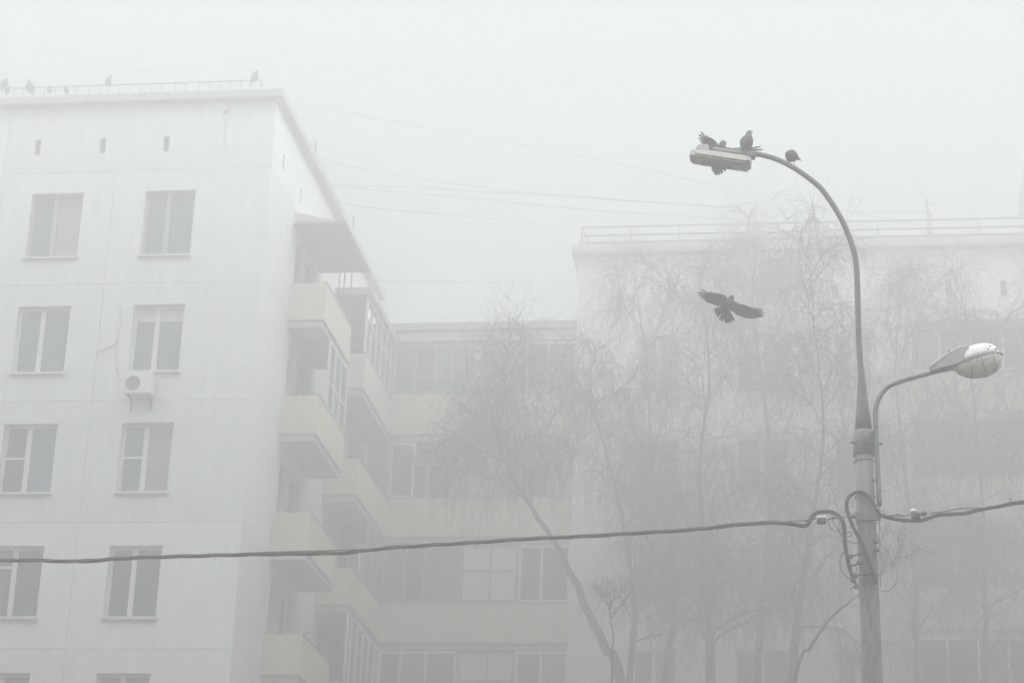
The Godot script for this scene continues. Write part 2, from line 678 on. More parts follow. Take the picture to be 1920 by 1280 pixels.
	for k in 5:
		var o := Vector3(LX, rows[k], -48.45)
		var pm: Material = M.yellow_panel_pale if k == 0 else M.yellow_panel
		var s := balcony(b, o, S, E, 2.85, 0.85, 0.89, pm)
		if k == 0:
			st = begin()
			obox(st, o, S, E, [-0.15, 2.8, 2.32, 2.38, 0.003, 1.25])
			build("canopy", st, M.frame_grey, s)
			st = begin()
			var a := o + Vector3(0, 2.384, 0)
			for v in [a + E * 0.003, a + E * 0.003 + Vector3(0, 0.3, 0), a + E * 1.25, a + E * 0.003 + S * 2.8, a + E * 1.25 + S * 2.8, a + E * 0.003 + S * 2.8 + Vector3(0, 0.3, 0)]:
				st.add_vertex(v)
			quad(st, a + E * 0.003 + Vector3(0, 0.3, 0), a + E * 0.003 + S * 2.8 + Vector3(0, 0.3, 0), a + E * 1.25 + S * 2.8, a + E * 1.25)
			build("canopy_gable", st, M.blind, s)
			for q in [1.5, 2.0, 2.75]:
				st = begin()
				obox(st, o, S, E, [q - 0.015, q + 0.015, 0.936, 2.32, 0.78, 0.81])
				build("post", st, M.rail_metal, s)
		elif k == 1:
			glazing(s, o, S, E, 0.85, [0.9, 1.5, 2.15, 2.82], 0.936, 2.55, M.window_frame_white, [M.glass_dark, M.glass_mid, M.glass_dark], 0.4)
		elif k == 3:
			st = begin()
			rod(st, o + E * 0.1 + S * 0.5 + Vector3(0, 0.95, 0), o + E * 0.7 + S * 2.6 + Vector3(0, 1.6, 0), 0.02)
			build("post", st, M.rail_metal, s)
	# second stack, in the inner corner
	for k in 5:
		var o := Vector3(LX, rows[k], -53.0)
		var s := balcony(b, o, S, E, 3.7, 0.85, 0.89, M.yellow_panel_pale if k == 0 else M.yellow_panel, true, false)
		if k == 0 or k == 4:
			glazing(s, o, S, E, 0.85, [0.03, 0.62, 1.25, 1.9, 2.55, 3.2, 3.67], 0.936, 2.42, M.window_frame_white, [M.glass_mid, M.glass_dark], 0.62)
			if k == 0:
				st = begin()
				obox(st, o, S, E, [-0.1, 3.6, 2.43, 2.62, 0.003, 0.95])
				build("canopy", st, M.frame_grey, s)
		elif k == 3:
			glazing(s, o, S, E, 0.85, [0.03, 0.4, 1.1, 1.8, 2.5, 3.2, 3.67], 0.936, 2.55, M.window_frame_white, [M.glass_dark], 0.6)
		elif k == 2:
			glazing(s, o, S, E, 0.85, [1.6, 2.3, 3.0, 3.67], 0.936, 2.55, M.frame_grey, [M.glass_dark, M.glass_mid], 0.5)


# ---------------------------------------------------------------- the recessed middle section
func middle_section() -> void:
	var b := thing("apartment_building", "recessed lower section with yellow balconies between the two white blocks", "building", Vector3(-9.8, 0, -60))
	var U := Vector3(1, 0, 0)
	var F := Vector3(0, 0, 1)
	var wz := -57.6
	var st := begin()
	box(st, Vector3(-12.66, 0, wz - 0.2), Vector3(-7.02, 23.9, -64))
	build("wall", st, M.joint, b)
	var rows := [21.04, 18.29, 15.53, 12.79, 10.05]
	for k in 5:
		var y0: float = rows[k]
		var o := Vector3(-11.82, y0, wz)
		wall_panel(b, M.far_paint_0, Vector3(LX + 0.012, y0 - 0.0, wz), U, F, 5.63, 2.735, [[1.0, 2.3, 0.9, 2.3], [3.0, 3.7, 0.2, 2.3], [3.72, 4.9, 0.9, 2.3]])
		for q in [[1.0, 2.3, 0.9], [3.0, 3.7, 0.2], [3.72, 4.9, 0.9]]:
			window(b, Vector3(LX + 0.012 + q[0], y0 + q[2], wz), U, F, q[1] - q[0], 2.3 - q[2], 0.0 if q[1] - q[0] < 1 else 0.5, M.window_frame_white, [M.glass_dark])
		var s := balcony(b, o, U, F, 4.8, 0.9, 1.0 if k != 0 else 1.1, M.yellow_panel, false, true)
		var y1 := 2.52
		var yp := 1.05 if k != 0 else 1.15
		if k == 0 or k == 2:
			glazing(s, o, U, F, 0.9, [0.04, 0.55, 1.05, 1.5, 1.95], yp, y1, M.frame_grey, [M.glass_mid, M.glass_dark, M.glass_mid], 0.0 if k else 0.3)
			glazing(s, o, U, F, 0.9, [2.03, 2.75, 3.42], yp, y1, M.frame_grey, [M.blind], 0.55)
			glazing(s, o, U, F, 0.9, [3.5, 4.05, 4.75], yp, y1, M.window_frame_white, [M.glass_dark])
		elif k == 1:
			glazing(s, o, U, F, 0.9, [0.04, 0.62], yp, y1, M.window_frame_white, [M.glass_dark])
			glazing(s, o, U, F, 0.9, [2.05, 2.75, 3.42], yp, y1 - 0.2, M.frame_grey, [M.blind, M.glass_pale], 0.6)
		else:
			glazing(s, o, U, F, 0.9, [0.04, 0.55, 1.2, 1.95], yp, y1, M.window_frame_white, [M.glass_dark, M.glass_mid])
			glazing(s, o, U, F, 0.9, [2.05, 2.75, 3.42], yp, y1, M.frame_grey, [M.blind], 0.5)
			glazing(s, o, U, F, 0.9, [3.5, 4.1, 4.75], yp, y1, M.window_frame_white, [M.glass_dark, M.glass_pale])
	st = begin()
	box(st, Vector3(LX + 0.01, 0.0, wz - 0.19), Vector3(-7.05, 10.04, wz))
	build("lower_wall", st, M.far_paint_0, b)
	st = begin()
	box(st, Vector3(LX + 0.01, 23.78, wz - 0.19), Vector3(-7.05, 23.9, wz))
	build("attic_band", st, M.far_paint_1, b)
	st = begin()
	box(st, Vector3(LX + 0.9, 23.62, wz + 0.002), Vector3(-7.03, 23.86, wz + 0.93))
	build("fascia", st, M.slab_concrete, b)
	st = begin()
	box(st, Vector3(LX + 0.6, 23.902, -64.2), Vector3(-7.02, 24.1, wz + 1.02))
	build("roof", st, M.frame_grey, b)


# ---------------------------------------------------------------- right block
func right_block() -> void:
	var b := thing("apartment_building", "pale panel apartment block at the right behind bare birch trees", "building", Vector3(1.5, 0, -62))
	var U := Vector3(1, 0, 0)
	var F := Vector3(0, 0, 1)
	var Z := -56.3
	var st := begin()
	box(st, Vector3(-7.0 + 0.002, 0, Z - 0.2), Vector3(9.5, 25.75, -68))
	build("wall", st, M.far_paint_1, b)
	st = begin()
	box(st, Vector3(-7.0, 0, Z - 0.19), Vector3(9.5, 10.28, Z))
	build("lower_wall", st, M.far_paint_0, b)
	var base := 15.8 - 2 * 2.75
	var cols := [-7.0, -3.6, -1.0, 1.45, 4.2, 6.9, 9.5]
	var wins := [[-5.4, -4.3], [-2.88, -1.53], [-0.42, 0.6]]
	for r in 5:
		var y0 := base + r * 2.75
		for c in 6:
			var x0: float = cols[c]
			var x1: float = cols[c + 1]
			var holes := []
			var wt := y0 + 2.75 - 0.52
			if c < 3:
				holes.append([wins[c][0] - x0, wins[c][1] - x0, wt - 1.58 - y0, wt - y0])
			elif c < 5:
				holes.append([0.4, 1.2, 0.35, wt - y0])
				holes.append([1.22, 2.4, 0.95, wt - y0])
			wall_panel(b, M["far_paint_%d" % ((r * 2 + c) % 3)], Vector3(x0, y0, Z), U, F, x1 - x0, 2.75, holes)
			for q in holes:
				var gl: Array = [[M.glass_mid, M.glass_mid], [M.glass_mid, M.glass_pale], [M.glass_dark, M.glass_mid]][(r + c) % 3]
				window(b, Vector3(x0 + q[0], y0 + q[2], Z), U, F, q[1] - q[0], q[3] - q[2], 0.0 if q[1] - q[0] < 1 else 0.48, M.window_frame_white, gl, -1.0, M.window_frame_white if c < 3 else null)
	var ya := base + 5 * 2.75
	var vents := [-5.9, -4.55, -3.15, -1.75, -0.33, 1.1, 2.54, 3.91, 5.4]
	for c in 6:
		var x0: float = cols[c]
		var x1: float = cols[c + 1]
		var holes := []
		for v in vents:
			if v - 0.08 > x0 and v + 0.08 < x1:
				holes.append([v - 0.08 - x0, v + 0.08 - x0, 24.45 - ya, 24.88 - ya])
		wall_panel(b, M["far_paint_%d" % (c % 3)], Vector3(x0, ya, Z), U, F, x1 - x0, 25.75 - ya, holes)
	for v in vents:
		st = begin()
		box(st, Vector3(v - 0.08, 24.45, Z - 0.19), Vector3(v + 0.08, 24.88, Z - 0.15))
		build("vent_grille", st, M.vent_dark, b)
	st = begin()
	bevel_box(st, Vector3(-7.17, 25.752, -68.2), Vector3(9.7, 26.0, Z + 0.3), 0.02)
	build("cornice", st, M.cornice_paint, b)
	st = begin()
	box(st, Vector3(-7.1, 26.002, -68.1), Vector3(9.6, 26.05, Z + 0.2))
	build("roof", st, M.roof_felt, b)
	var rows := [21.08, 18.33, 15.57, 12.82, 10.07]
	for k in 5:
		var o := Vector3(1.47, rows[k], Z)
		var s := balcony(b, o, U, F, 5.6, 0.9, 0.98, M.yellow_panel)
		if k == 0:
			glazing(s, o, U, F, 0.9, [0.04, 0.75, 1.5, 2.3, 3.1, 3.9, 4.7, 5.56], 1.03, 2.2, M.window_frame_white, [M.glass_mid, M.glass_dark], 0.0)
			st = begin()
			obox(st, o, U, F, [-0.1, 5.7, 2.22, 2.34, 0.003, 1.0])
			build("canopy", st, M.frame_grey, s)
		elif k == 1:
			glazing(s, o, U, F, 0.9, [0.04, 1.1, 2.3, 3.5, 4.6, 5.56], 1.03, 2.54, M.frame_grey, [M.glass_dark])
		elif k == 2:
			glazing(s, o, U, F, 0.9, [0.04, 1.0, 2.0, 3.1, 4.3, 5.56], 1.03, 2.54, M.frame_grey, [M.glass_dark, M.glass_dark, M.glass_mid])
		else:
			glazing(s, o, U, F, 0.9, [0.04, 0.72, 1.45, 2.15, 2.9, 3.7, 4.6, 5.56], 1.03, 2.54, M.window_frame_white, [M.glass_dark])


# ---------------------------------------------------------------- things on the walls and roofs
func roof_things() -> void:
	# rail along the left roof
	var r := thing("roof_railing", "thin low metal railing along the left white roof edge", "railing", Vector3(-18, 25.58, -46.6))
	var zr := -46.6
	var yt := at(490, 150, 46.6).y
	var st := begin()
	rod(st, Vector3(-23.5, yt, zr), Vector3(at(490, 150, 46.6).x, yt, zr), 0.016)
	build("rail", st, M.rail_metal, r)
	var x := at(490, 150, 46.6).x
	rng.seed = 21
	var first := x
	while x > -23.4:
		st = begin()
		rod(st, Vector3(x, 25.581, zr), Vector3(x, yt, zr), 0.014, 6)
		build("post", st, M.rail_metal, r)
		x -= [0.26, 0.22, 0.3, 0.19, 0.25][rng.randi() % 5]
	st = begin()
	rod(st, Vector3(first, yt, zr), Vector3(first + 0.16, 25.581, zr), 0.014)
	build("brace", st, M.rail_metal, r)
	# three-bar rail on the right roof
	r = thing("roof_railing", "three-bar metal railing on the right block's flat roof", "railing", Vector3(1, 26.05, -56.1))
	zr = -56.1
	for y in [26.53, 26.29, 26.09]:
		st = begin()
		rod(st, Vector3(-6.9, y, zr), Vector3(9.3, y - 0.02, zr), 0.028)
		build("rail", st, M.rail_metal, r)
	x = -6.9
	while x < 9.3:
		st = begin()
		rod(st, Vector3(x, 26.051, zr), Vector3(x, 26.53, zr), 0.022)
		build("post", st, M.rail_metal, r)
		x += 1.28
	st = begin()
	rod(st, Vector3(-6.88, 26.52, zr), Vector3(-6.68, 26.051, zr), 0.02)
	rod(st, Vector3(-6.9, 26.29, zr - 0.01), Vector3(-6.98, 26.051, zr - 0.01), 0.016)
	build("brace", st, M.rail_metal, r)
	# mast
	var m := thing("roof_mast", "short wooden wire mast standing behind the right roof railing", "mast", Vector3(2.1, 26.05, -56.6))
	st = begin()
	tube(st, PackedVector3Array([Vector3(2.16, 26.051, -56.6), at(1744, 420, 56.6), at(1738, 372, 56.6)]), 0.06, 0.035)
	build("pole", st, M.rail_metal, m)
	st = begin()
	rod(st, at(1735, 380, 56.6), at(1753, 381, 56.6), 0.018)
	build("crossarm", st, M.rail_metal, m)
	for q in [[1733, 398], [1747, 402], [1750, 412]]:
		st = begin()
		blob(st, at(q[0], q[1], 56.58), Vector3(0.04, 0.05, 0.04))
		build("insulator", st, M.wire_grey, m)
	# panel antenna at the picture's right edge
	var an := thing("panel_antenna", "tilted grey panel antenna above the right end of the roof railing", "antenna", Vector3(4.75, 26.05, -56.5))
	st = begin()
	rod(st, Vector3(4.78, 26.051, -56.5), Vector3(4.78, 28.4, -56.5), 0.045)
	build("mast", st, M.rail_metal, an)
	st = begin()
	var lo := at(1907, 402, 56.3)
	var hi := at(1919, 292, 56.3)
	var ax := (hi - lo).normalized()
	var sx := ax.cross(Vector3(0, 0, 1)).normalized()
	var rings := []
	for t in [0.0, 0.04, 1.0, 1.04]:
		var sh := 0.8 if t == 0.0 or t > 1.0 else 1.0
		var c: Vector3 = lo + (hi - lo) * t + sx * 0.11
		var ring := PackedVector3Array()
		for k in [[-1, -1], [-0.7, 1], [0.7, 1], [1, -1]]:
			ring.append(c + sx * 0.11 * k[0] * sh + Vector3(0, 0, 0.06 * k[1] * sh))
		rings.append(ring)
	loft(st, rings)
	build("radome", st, M.frame_grey, an)
	for t in [0.15, 0.85]:
		st = begin()
		var p: Vector3 = lo + (hi - lo) * t + sx * 0.15
		rod(st, p, Vector3(4.78, p.y, -56.5), 0.018)
		build("bracket", st, M.rail_metal, an)
	# air conditioner under the second window
	var c0 := at(231, 737, 45.65)
	var c1 := at(286, 698, 45.65)
	var ac := thing("air_conditioner", "white outdoor air conditioner unit hung below a window", "air conditioner", Vector3((c0.x + c1.x) / 2, c0.y, -45.8))
	st = begin()
	bevel_box(st, Vector3(c0.x, c0.y, -45.93), Vector3(c1.x, c1.y, -45.65), 0.015)
	build("casing", st, M.ac_white, ac)
	var fc := Vector3(c0.x + (c1.x - c0.x) * 0.30, (c0.y + c1.y) / 2 + 0.0, -45.648)
	st = begin()
	var rg := []
	for q in [[0.165, -0.01], [0.165, 0.006], [0.15, 0.012], [0.02, 0.012]]:
		var ring := PackedVector3Array()
		for k in 24:
			ring.append(fc + Vector3(cos(TAU * k / 24) * q[0], sin(TAU * k / 24) * q[0], q[1]))
		rg.append(ring)
	loft(st, rg)
	build("fan_grille", st, M.ac_dark, ac)
	for x_ in [c0.x + 0.08, c1.x - 0.08]:
		st = begin()
		box(st, Vector3(x_ - 0.015, c0.y - 0.04, -45.998), Vector3(x_ + 0.015, c0.y - 0.002, -45.62))
		box(st, Vector3(x_ - 0.015, c0.y - 0.28, -45.998), Vector3(x_ + 0.015, c0.y - 0.042, -45.965))
		build("bracket", st, M.rail_metal, ac)
	st = begin()
	tube(st, smooth_line(pts([[226, 575], [223, 600], [219, 640], [218, 672], [220, 695], [228, 712]], 45.985), 4), 0.016, 0.016, 6)
	build("refrigerant_pipe", st, M.blind, ac)
	st = begin()
	tube(st, smooth_line(pts([[221, 632], [213, 645], [200, 652], [186, 657], [176, 667]], 45.985), 4), 0.011, 0.011, 6)
	build("drain_hose", st, M.blind, ac)
	# small box high on the wall, with its cable
	var q0 := at(422, 203, 45.95)
	var wb := thing("junction_box", "small grey box fixed to the white wall just under the roof", "junction box", q0)
	st = begin()
	bevel_box(st, q0 + Vector3(-0.06, -0.09, -0.048), q0 + Vector3(0.06, 0.09, 0.05), 0.01)
	build("case", st, M.blind, wb)
	st = begin()
	tube(st, pts([[422, 212], [421, 240], [420, 275]], 45.99), 0.01, 0.01, 6)
	build("cable", st, M.blind, wb)


# ---------------------------------------------------------------- trees
class Wood:
	var v := PackedVector3Array()
	var n := PackedVector3Array()
	var ix := PackedInt32Array()

	func stick(p: PackedVector3Array, r0: float, r1: float, sides: int, shape := 1.0) -> void:
		var first := v.size()
		var m := p.size()
		for i in m:
			var t: Vector3 = (p[mini(i + 1, m - 1)] - p[maxi(i - 1, 0)]).normalized()
			var s := t.cross(Vector3(0.31, 0.17, 0.94)).normalized()
			var u := s.cross(t)
			var r := lerpf(r0, r1, pow(float(i) / (m - 1), shape))
			for k in sides:
				var a := TAU * k / sides
				var d := s * cos(a) + u * sin(a)
				v.append(p[i] + d * r)
				n.append(d)
		for i in m - 1:
			for k in sides:
				var l := (k + 1) % sides
				var a := first + i * sides + k
				var b := first + i * sides + l
				var c := a + sides
				var d := b + sides
				ix.append_array([a, c, b, b, c, d])

	func mesh() -> ArrayMesh:
		var arr := []
		arr.resize(Mesh.ARRAY_MAX)
		arr[Mesh.ARRAY_VERTEX] = v
		arr[Mesh.ARRAY_NORMAL] = n
		arr[Mesh.ARRAY_INDEX] = ix
		var am := ArrayMesh.new()
		am.add_surface_from_arrays(Mesh.PRIMITIVE_TRIANGLES, arr)
		return am


func grow(from: Vector3, dir: Vector3, long: float, steps: int, bend: float, droop: float) -> PackedVector3Array:
	var p := PackedVector3Array([from])
	var d := dir.normalized()
	var step := long / steps
	for i in steps:
		d = (d + Vector3(rng.randfn(0, bend), rng.randfn(0, bend) - droop, rng.randfn(0, bend))).normalized()
		p.append(p[p.size() - 1] + d * step)
	return p


func tree(called: String, label: String, category: String, guide: Array, depth: float, r0: float, r1: float, spec: Dictionary) -> void:
	rng.seed = spec.seed
	var line := pts(guide, depth)
	# down to the ground
	var a := line[0]
	var dir := (line[0] - line[1]).normalized()
	dir = (dir + Vector3(0, -1.2, 0)).normalized()
	var foot := a + dir * (a.y / -dir.y)
	foot.y = 0.0
	var full := PackedVector3Array([foot, foot.lerp(a, 0.5)])
	full.append_array(line)
	full = smooth_line(full, 5)
	for i in full.size():
		full[i] += Vector3(rng.randfn(0, 1), 0, rng.randfn(0, 1)) * minf(0.015, r0 * 0.09)
	var t := thing(called, label, category, foot, spec.get("group", ""))
	var w := Wood.new()
	w.stick(full, r0, r1, 9, 0.75)
	mesh_node("trunk", w.mesh(), spec.get("bark", M.bark), t)
	var twigs := Wood.new()
	var limbs: int = spec.limbs
	for i in limbs:
		var f: float = spec.get("from", 0.45) + (1.0 - spec.get("from", 0.45)) * (i + rng.randf() * 0.8) / limbs
		f = minf(f, 0.995)
		var idx := mini(int(f * (full.size() - 1)), full.size() - 2)
		var at_ := full[idx]
		var up := (full[idx + 1] - full[idx]).normalized()
		var az := i * 2.399 + rng.randf() * 0.9
		var out := Vector3(cos(az), 0, sin(az) * 0.9)
		var long: float = spec.reach * (1.15 - 0.55 * f) * rng.randf_range(0.75, 1.2)
		var limb := grow(at_, out * rng.randf_range(0.5, 1.0) + up * rng.randf_range(0.7, 1.5), long, 8, 0.2, spec.get("droop", -0.01))
		var rr := lerpf(r0, r1, pow(f, 0.75)) * 0.45
		var lw := Wood.new()
		lw.stick(limb, maxf(rr, 0.016), 0.006, 6)
		for k in spec.subs:
			var g := rng.randf_range(0.2, 1.0)
			var li := mini(int(g * 8), 7)
			var ld := (limb[li + 1] - limb[li]).normalized()
			var sd := (ld + Vector3(rng.randfn(0, 0.7), rng.randfn(0.15, 0.45), rng.randfn(0, 0.7))).normalized()
			var sub := grow(limb[li].lerp(limb[li + 1], g * 8 - li), sd, long * rng.randf_range(0.25, 0.5), 6, 0.15, spec.get("droop", 0.0) + 0.03)
			lw.stick(sub, 0.010, 0.004, 4)
			for h in spec.twigs:
				var e := rng.randf_range(0.15, 1.0)
				var si := mini(int(e * 6), 5)
				var td := (sub[si + 1] - sub[si]).normalized()
				td = (td * 0.7 + Vector3(rng.randfn(0, 0.6), rng.randfn(-0.1, 0.55), rng.randfn(0, 0.6))).normalized()
				var tw := grow(sub[si], td, rng.randf_range(0.3, 1.0) * spec.hang, 6, 0.11, spec.weep * rng.randf_range(-0.25, 1.3))
				twigs.stick(tw, 0.0042, 0.002, 3)
				for e2 in [2, 4]:
					if rng.randf() < 0.55:
						var s2 := grow(tw[e2], (tw[e2 + 1] - tw[e2]).normalized() + Vector3(rng.randfn(0, 0.5), rng.randfn(0, 0.2), rng.randfn(0, 0.5)), rng.randf_range(0.2, 0.55) * spec.hang, 4, 0.11, spec.weep)
						twigs.stick(s2, 0.0034, 0.002, 3)
		mesh_node("branch", lw.mesh(), M.bark, t)
	var tm := mesh_node("twigs", twigs.mesh(), M.twig, t)
	tm.set_meta("kind", "stuff")


func trees() -> void:
	var g := "bare birches before the right block"
	tree("birch_tree", "leaning bare birch whose trunk slants left before the recessed section", "tree", [[1165, 1290], [1135, 1215], [1105, 1150], [1075, 1085], [1045, 1025], [1010, 972], [975, 918], [950, 872], [935, 830], [940, 770], [950, 700]], 49.0, 0.155, 0.006, {"seed": 3, "limbs": 21, "from": 0.62, "reach": 2.7, "subs": 9, "twigs": 8, "hang": 1.7, "weep": 0.6, "group": g})
	tree("birch_tree", "slim bare birch before the leftmost window column of the right block", "tree", [[1180, 1290], [1190, 1150], [1172, 1000], [1140, 860], [1112, 760], [1105, 690]], 50.0, 0.12, 0.008, {"seed": 4, "limbs": 17, "from": 0.36, "reach": 1.7, "subs": 10, "twigs": 11, "hang": 1.4, "weep": 0.42, "group": g})
	tree("birch_tree", "bare birch with a crooked trunk between the first two window columns", "tree", [[1245, 1290], [1264, 1160], [1262, 1040], [1225, 900], [1215, 700], [1190, 520]], 53.0, 0.12, 0.008, {"seed": 5, "limbs": 22, "from": 0.36, "reach": 2.0, "subs": 10, "twigs": 11, "hang": 1.4, "weep": 0.42, "group": g})
	tree("birch_tree", "thick-trunked bare birch forking low beneath the flying crow", "tree", [[1333, 1290], [1330, 1190], [1327, 1100], [1312, 900], [1330, 700], [1310, 530]], 49.0, 0.17, 0.008, {"seed": 6, "limbs": 24, "from": 0.36, "reach": 2.2, "subs": 10, "twigs": 11, "hang": 1.4, "weep": 0.42, "group": g})
	tree("birch_tree", "tallest bare birch, its top crossing the right roof railing", "tree", [[1420, 1290], [1430, 1130], [1446, 900], [1422, 650], [1412, 560], [1420, 452]], 53.0, 0.14, 0.007, {"seed": 8, "limbs": 26, "from": 0.36, "reach": 2.0, "subs": 10, "twigs": 11, "hang": 1.4, "weep": 0.42, "group": g})
	tree("birch_tree", "bare birch with a long straight trunk just left of the lamp post", "tree", [[1485, 1290], [1497, 1160], [1513, 1030], [1531, 930], [1545, 800], [1530, 640], [1514, 460]], 46.0, 0.135, 0.007, {"seed": 9, "limbs": 23, "from": 0.36, "reach": 1.8, "subs": 9, "twigs": 11, "hang": 1.4, "weep": 0.42, "group": g, "bark": M.bark_pale})
	tree("birch_tree", "bare birch just right of the lamp post before the balconies", "tree", [[1720, 1290], [1716, 1100], [1700, 900], [1680, 700], [1690, 560]], 52.0, 0.12, 0.008, {"seed": 10, "limbs": 21, "from": 0.36, "reach": 2.0, "subs": 10, "twigs": 11, "hang": 1.4, "weep": 0.42, "group": g})
	tree("birch_tree", "bare birch at the right before the balconies below the round lamp", "tree", [[1850, 1290], [1846, 1000], [1826, 750], [1812, 570]], 52.0, 0.12, 0.008, {"seed": 12, "limbs": 23, "from": 0.36, "reach": 2.1, "subs": 10, "twigs": 11, "hang": 1.4, "weep": 0.42, "group": g})
	tree("birch_tree", "bare birch at the right edge with only its drooping twigs in view", "tree", [[1965, 1290], [1960, 900], [1945, 590]], 51.0, 0.12, 0.01, {"seed": 13, "limbs": 20, "from": 0.36, "reach": 2.1, "subs": 10, "twigs": 11, "hang": 1.4, "weep": 0.42, "group": g})
	tree("sapling", "small dark sapling with upright forks beside the leaning birch", "sapling", [[1148, 1290], [1147, 1230], [1150, 1190], [1145, 1160], [1143, 1125]], 43.0, 0.035, 0.007, {"seed": 14, "limbs": 8, "from": 0.84, "reach": 1.0, "subs": 4, "twigs": 2, "hang": 0.35, "weep": -0.1, "droop": -0.06})
	tree("sapling", "slanting thin bare sapling leaning right towards the lamp post", "sapling", [[1488, 1290], [1520, 1215], [1545, 1175], [1572, 1145], [1610, 1115], [1650, 1075], [1690, 1040]], 40.0, 0.05, 0.012, {"seed": 15, "limbs": 8, "from": 0.82, "reach": 1.0, "subs": 4, "twigs": 2, "hang": 0.4, "weep": -0.1, "droop": -0.06})


# ---------------------------------------------------------------- street lamp
const PZ := 22.0

func street_lamp() -> void:
	var top := at(1620.5, 850, PZ)
	var low := at(1637, 1285, PZ)
	var foot := top + (low - top) * (top.y / (top.y - low.y))
	foot.y = 0
	var L := thing("street_lamp", "grey concrete lamp post with a tall curved arm and a small side lamp", "street lamp", foot)
	var st := begin()
	st.set_smooth_group(0)
	var p := PackedVector3Array()
	var w := []
	for i in 13:
		var t := i / 12.0
		p.append(foot.lerp(top, t))
		w.append(lerpf(0.118, 0.0905, t))
	tube_list(st, p, w, 28)
	build("pole", st, M.concrete_pole, L)
	# sheet steel collar
	st = begin()
	st.set_smooth_group(0)
	var axis := (top - low).normalized()
	var c0 := at(1620, 853, PZ)
	var c1 := at(1620, 811, PZ)
	tube_list(st, PackedVector3Array([c0, c0 + axis * 0.001, c1, c1 + axis * 0.012]), [0.098, 0.101, 0.106, 0.098], 28)
	build("collar", st, M.collar_steel, L)
	st = begin()
	st.set_smooth_group(0)
	tube_list(st, PackedVector3Array([c1 + axis * 0.013, at(1618.5, 770, PZ), at(1616, 700, PZ), at(1615, 690, PZ)]), [0.086, 0.066, 0.033, 0.0305], 24)
	build("cone", st, M.steel_painted, L)
	for q in [[853, 0.103], [866, 0.0955], [933, 0.0975], [981, 0.0985]]:
		st = begin()
		st.set_smooth_group(0)
		var c := at(1620 + (q[0] - 853) * 0.036, q[0], PZ)
		var ring := []
		for k in 29:
			var a := TAU * k / 28
			ring.append(c + Vector3(cos(a) * q[1], sin(a) * 0.006, sin(a) * q[1]))
		tube(st, PackedVector3Array(ring), 0.005, 0.005, 6)
		build("clamp_band", st, M.wire_grey, L)
	for q in [[[1597, 829], [1607, 832]], [[1640, 832], [1653, 832]]]:
		st = begin()
		rod(st, at(q[0][0], q[0][1], PZ - 0.06), at(q[1][0], q[1][1], PZ - 0.06), 0.009)
		var e: Array = q[0] if q[0][0] < 1610 else q[1]
		blob(st, at(e[0], e[1], PZ - 0.06), Vector3(0.012, 0.014, 0.014), 6)
		build("bolt", st, M.cable_black, L)
	# tall curved arm
	st = begin()
	st.set_smooth_group(0)
	var arm := smooth_line(pts([[1615.5, 700], [1611, 637], [1608, 533], [1605.5, 491], [1598.5, 460], [1584.5, 423.5], [1567.5, 392], [1542, 355.5], [1522, 337.5], [1500, 321.5], [1480, 309.5], [1456, 298], [1429, 290.5], [1405, 286.5], [1380, 283]], PZ), 6)
	tube(st, arm, 0.0305, 0.026, 18)
	build("arm", st, M.steel_painted, L)
	# box lantern on its end
	var hd := Node3D.new()
	hd.name = "lamp_head"
	var e0 := at(1411, 302, PZ)
	var e1 := at(1302, 286, PZ)
	L.add_child(hd)
	var H := (e0 - e1)
	var long := H.length()
	var X := H / long
	var Yv := Vector3(0, 0, 1).cross(X).normalized()
	var Zv := Vector3(0, 0, 1)
	var q3 := func(x: float, y: float, z: float) -> Vector3: return e1 + X * x + Yv * y + Zv * z
	var rect := func(x: float, y0: float, y1: float, z0: float, z1: float, c: float) -> PackedVector3Array:
		return PackedVector3Array([q3.call(x, y0 + c, -z0), q3.call(x, y0, -z0 + c), q3.call(x, y0, z0 - c), q3.call(x, y0 + c, z0), q3.call(x, y1 - c, z1), q3.call(x, y1, z1 - c), q3.call(x, y1, -z1 + c), q3.call(x, y1 - c, -z1)])
	st = begin()
	loft(st, [rect.call(0.02, -0.05, 0.005, 0.10, 0.07, 0.01), rect.call(0.05, -0.055, 0.012, 0.125, 0.10, 0.012), rect.call(long - 0.05, -0.055, 0.012, 0.125, 0.10, 0.012), rect.call(long - 0.01, -0.05, 0.005, 0.105, 0.07, 0.01)])
	build("housing", st, M.lantern_grey, hd)
	st = begin()
	loft(st, [rect.call(0.05, -0.085, -0.056, 0.085, 0.10, 0.01), rect.call(0.09, -0.098, -0.056, 0.085, 0.108, 0.012), rect.call(long - 0.17, -0.098, -0.056, 0.085, 0.108, 0.012), rect.call(long - 0.02, -0.062, -0.0565, 0.07, 0.10, 0.001)])
	build("lens", st, M.lamp_lens, hd)
	for s in [1.0, -1.0]:
		st = begin()
		var r_ := []
		for x in [0.04, long - 0.04]:
			r_.append(PackedVector3Array([q3.call(x, -0.066, s * 0.128), q3.call(x, -0.066, s * 0.142), q3.call(x, -0.026, s * 0.140), q3.call(x, -0.026, s * 0.126)]))
		if s < 0:
			for i in 2:
				r_[i].reverse()
		loft(st, r_)
		build("side_lip", st, M.lamp_lip, hd)
		st = begin()
		r_ = []
		for x in [0.05, long - 0.06]:
			r_.append(PackedVector3Array([q3.call(x, -0.080, s * 0.106), q3.call(x, -0.080, s * 0.114), q3.call(x, -0.068, s * 0.116), q3.call(x, -0.068, s * 0.106)]))
		if s < 0:
			for i in 2:
				r_[i].reverse()
		loft(st, r_)
		build("lens_trim", st, M.lamp_lip, hd)
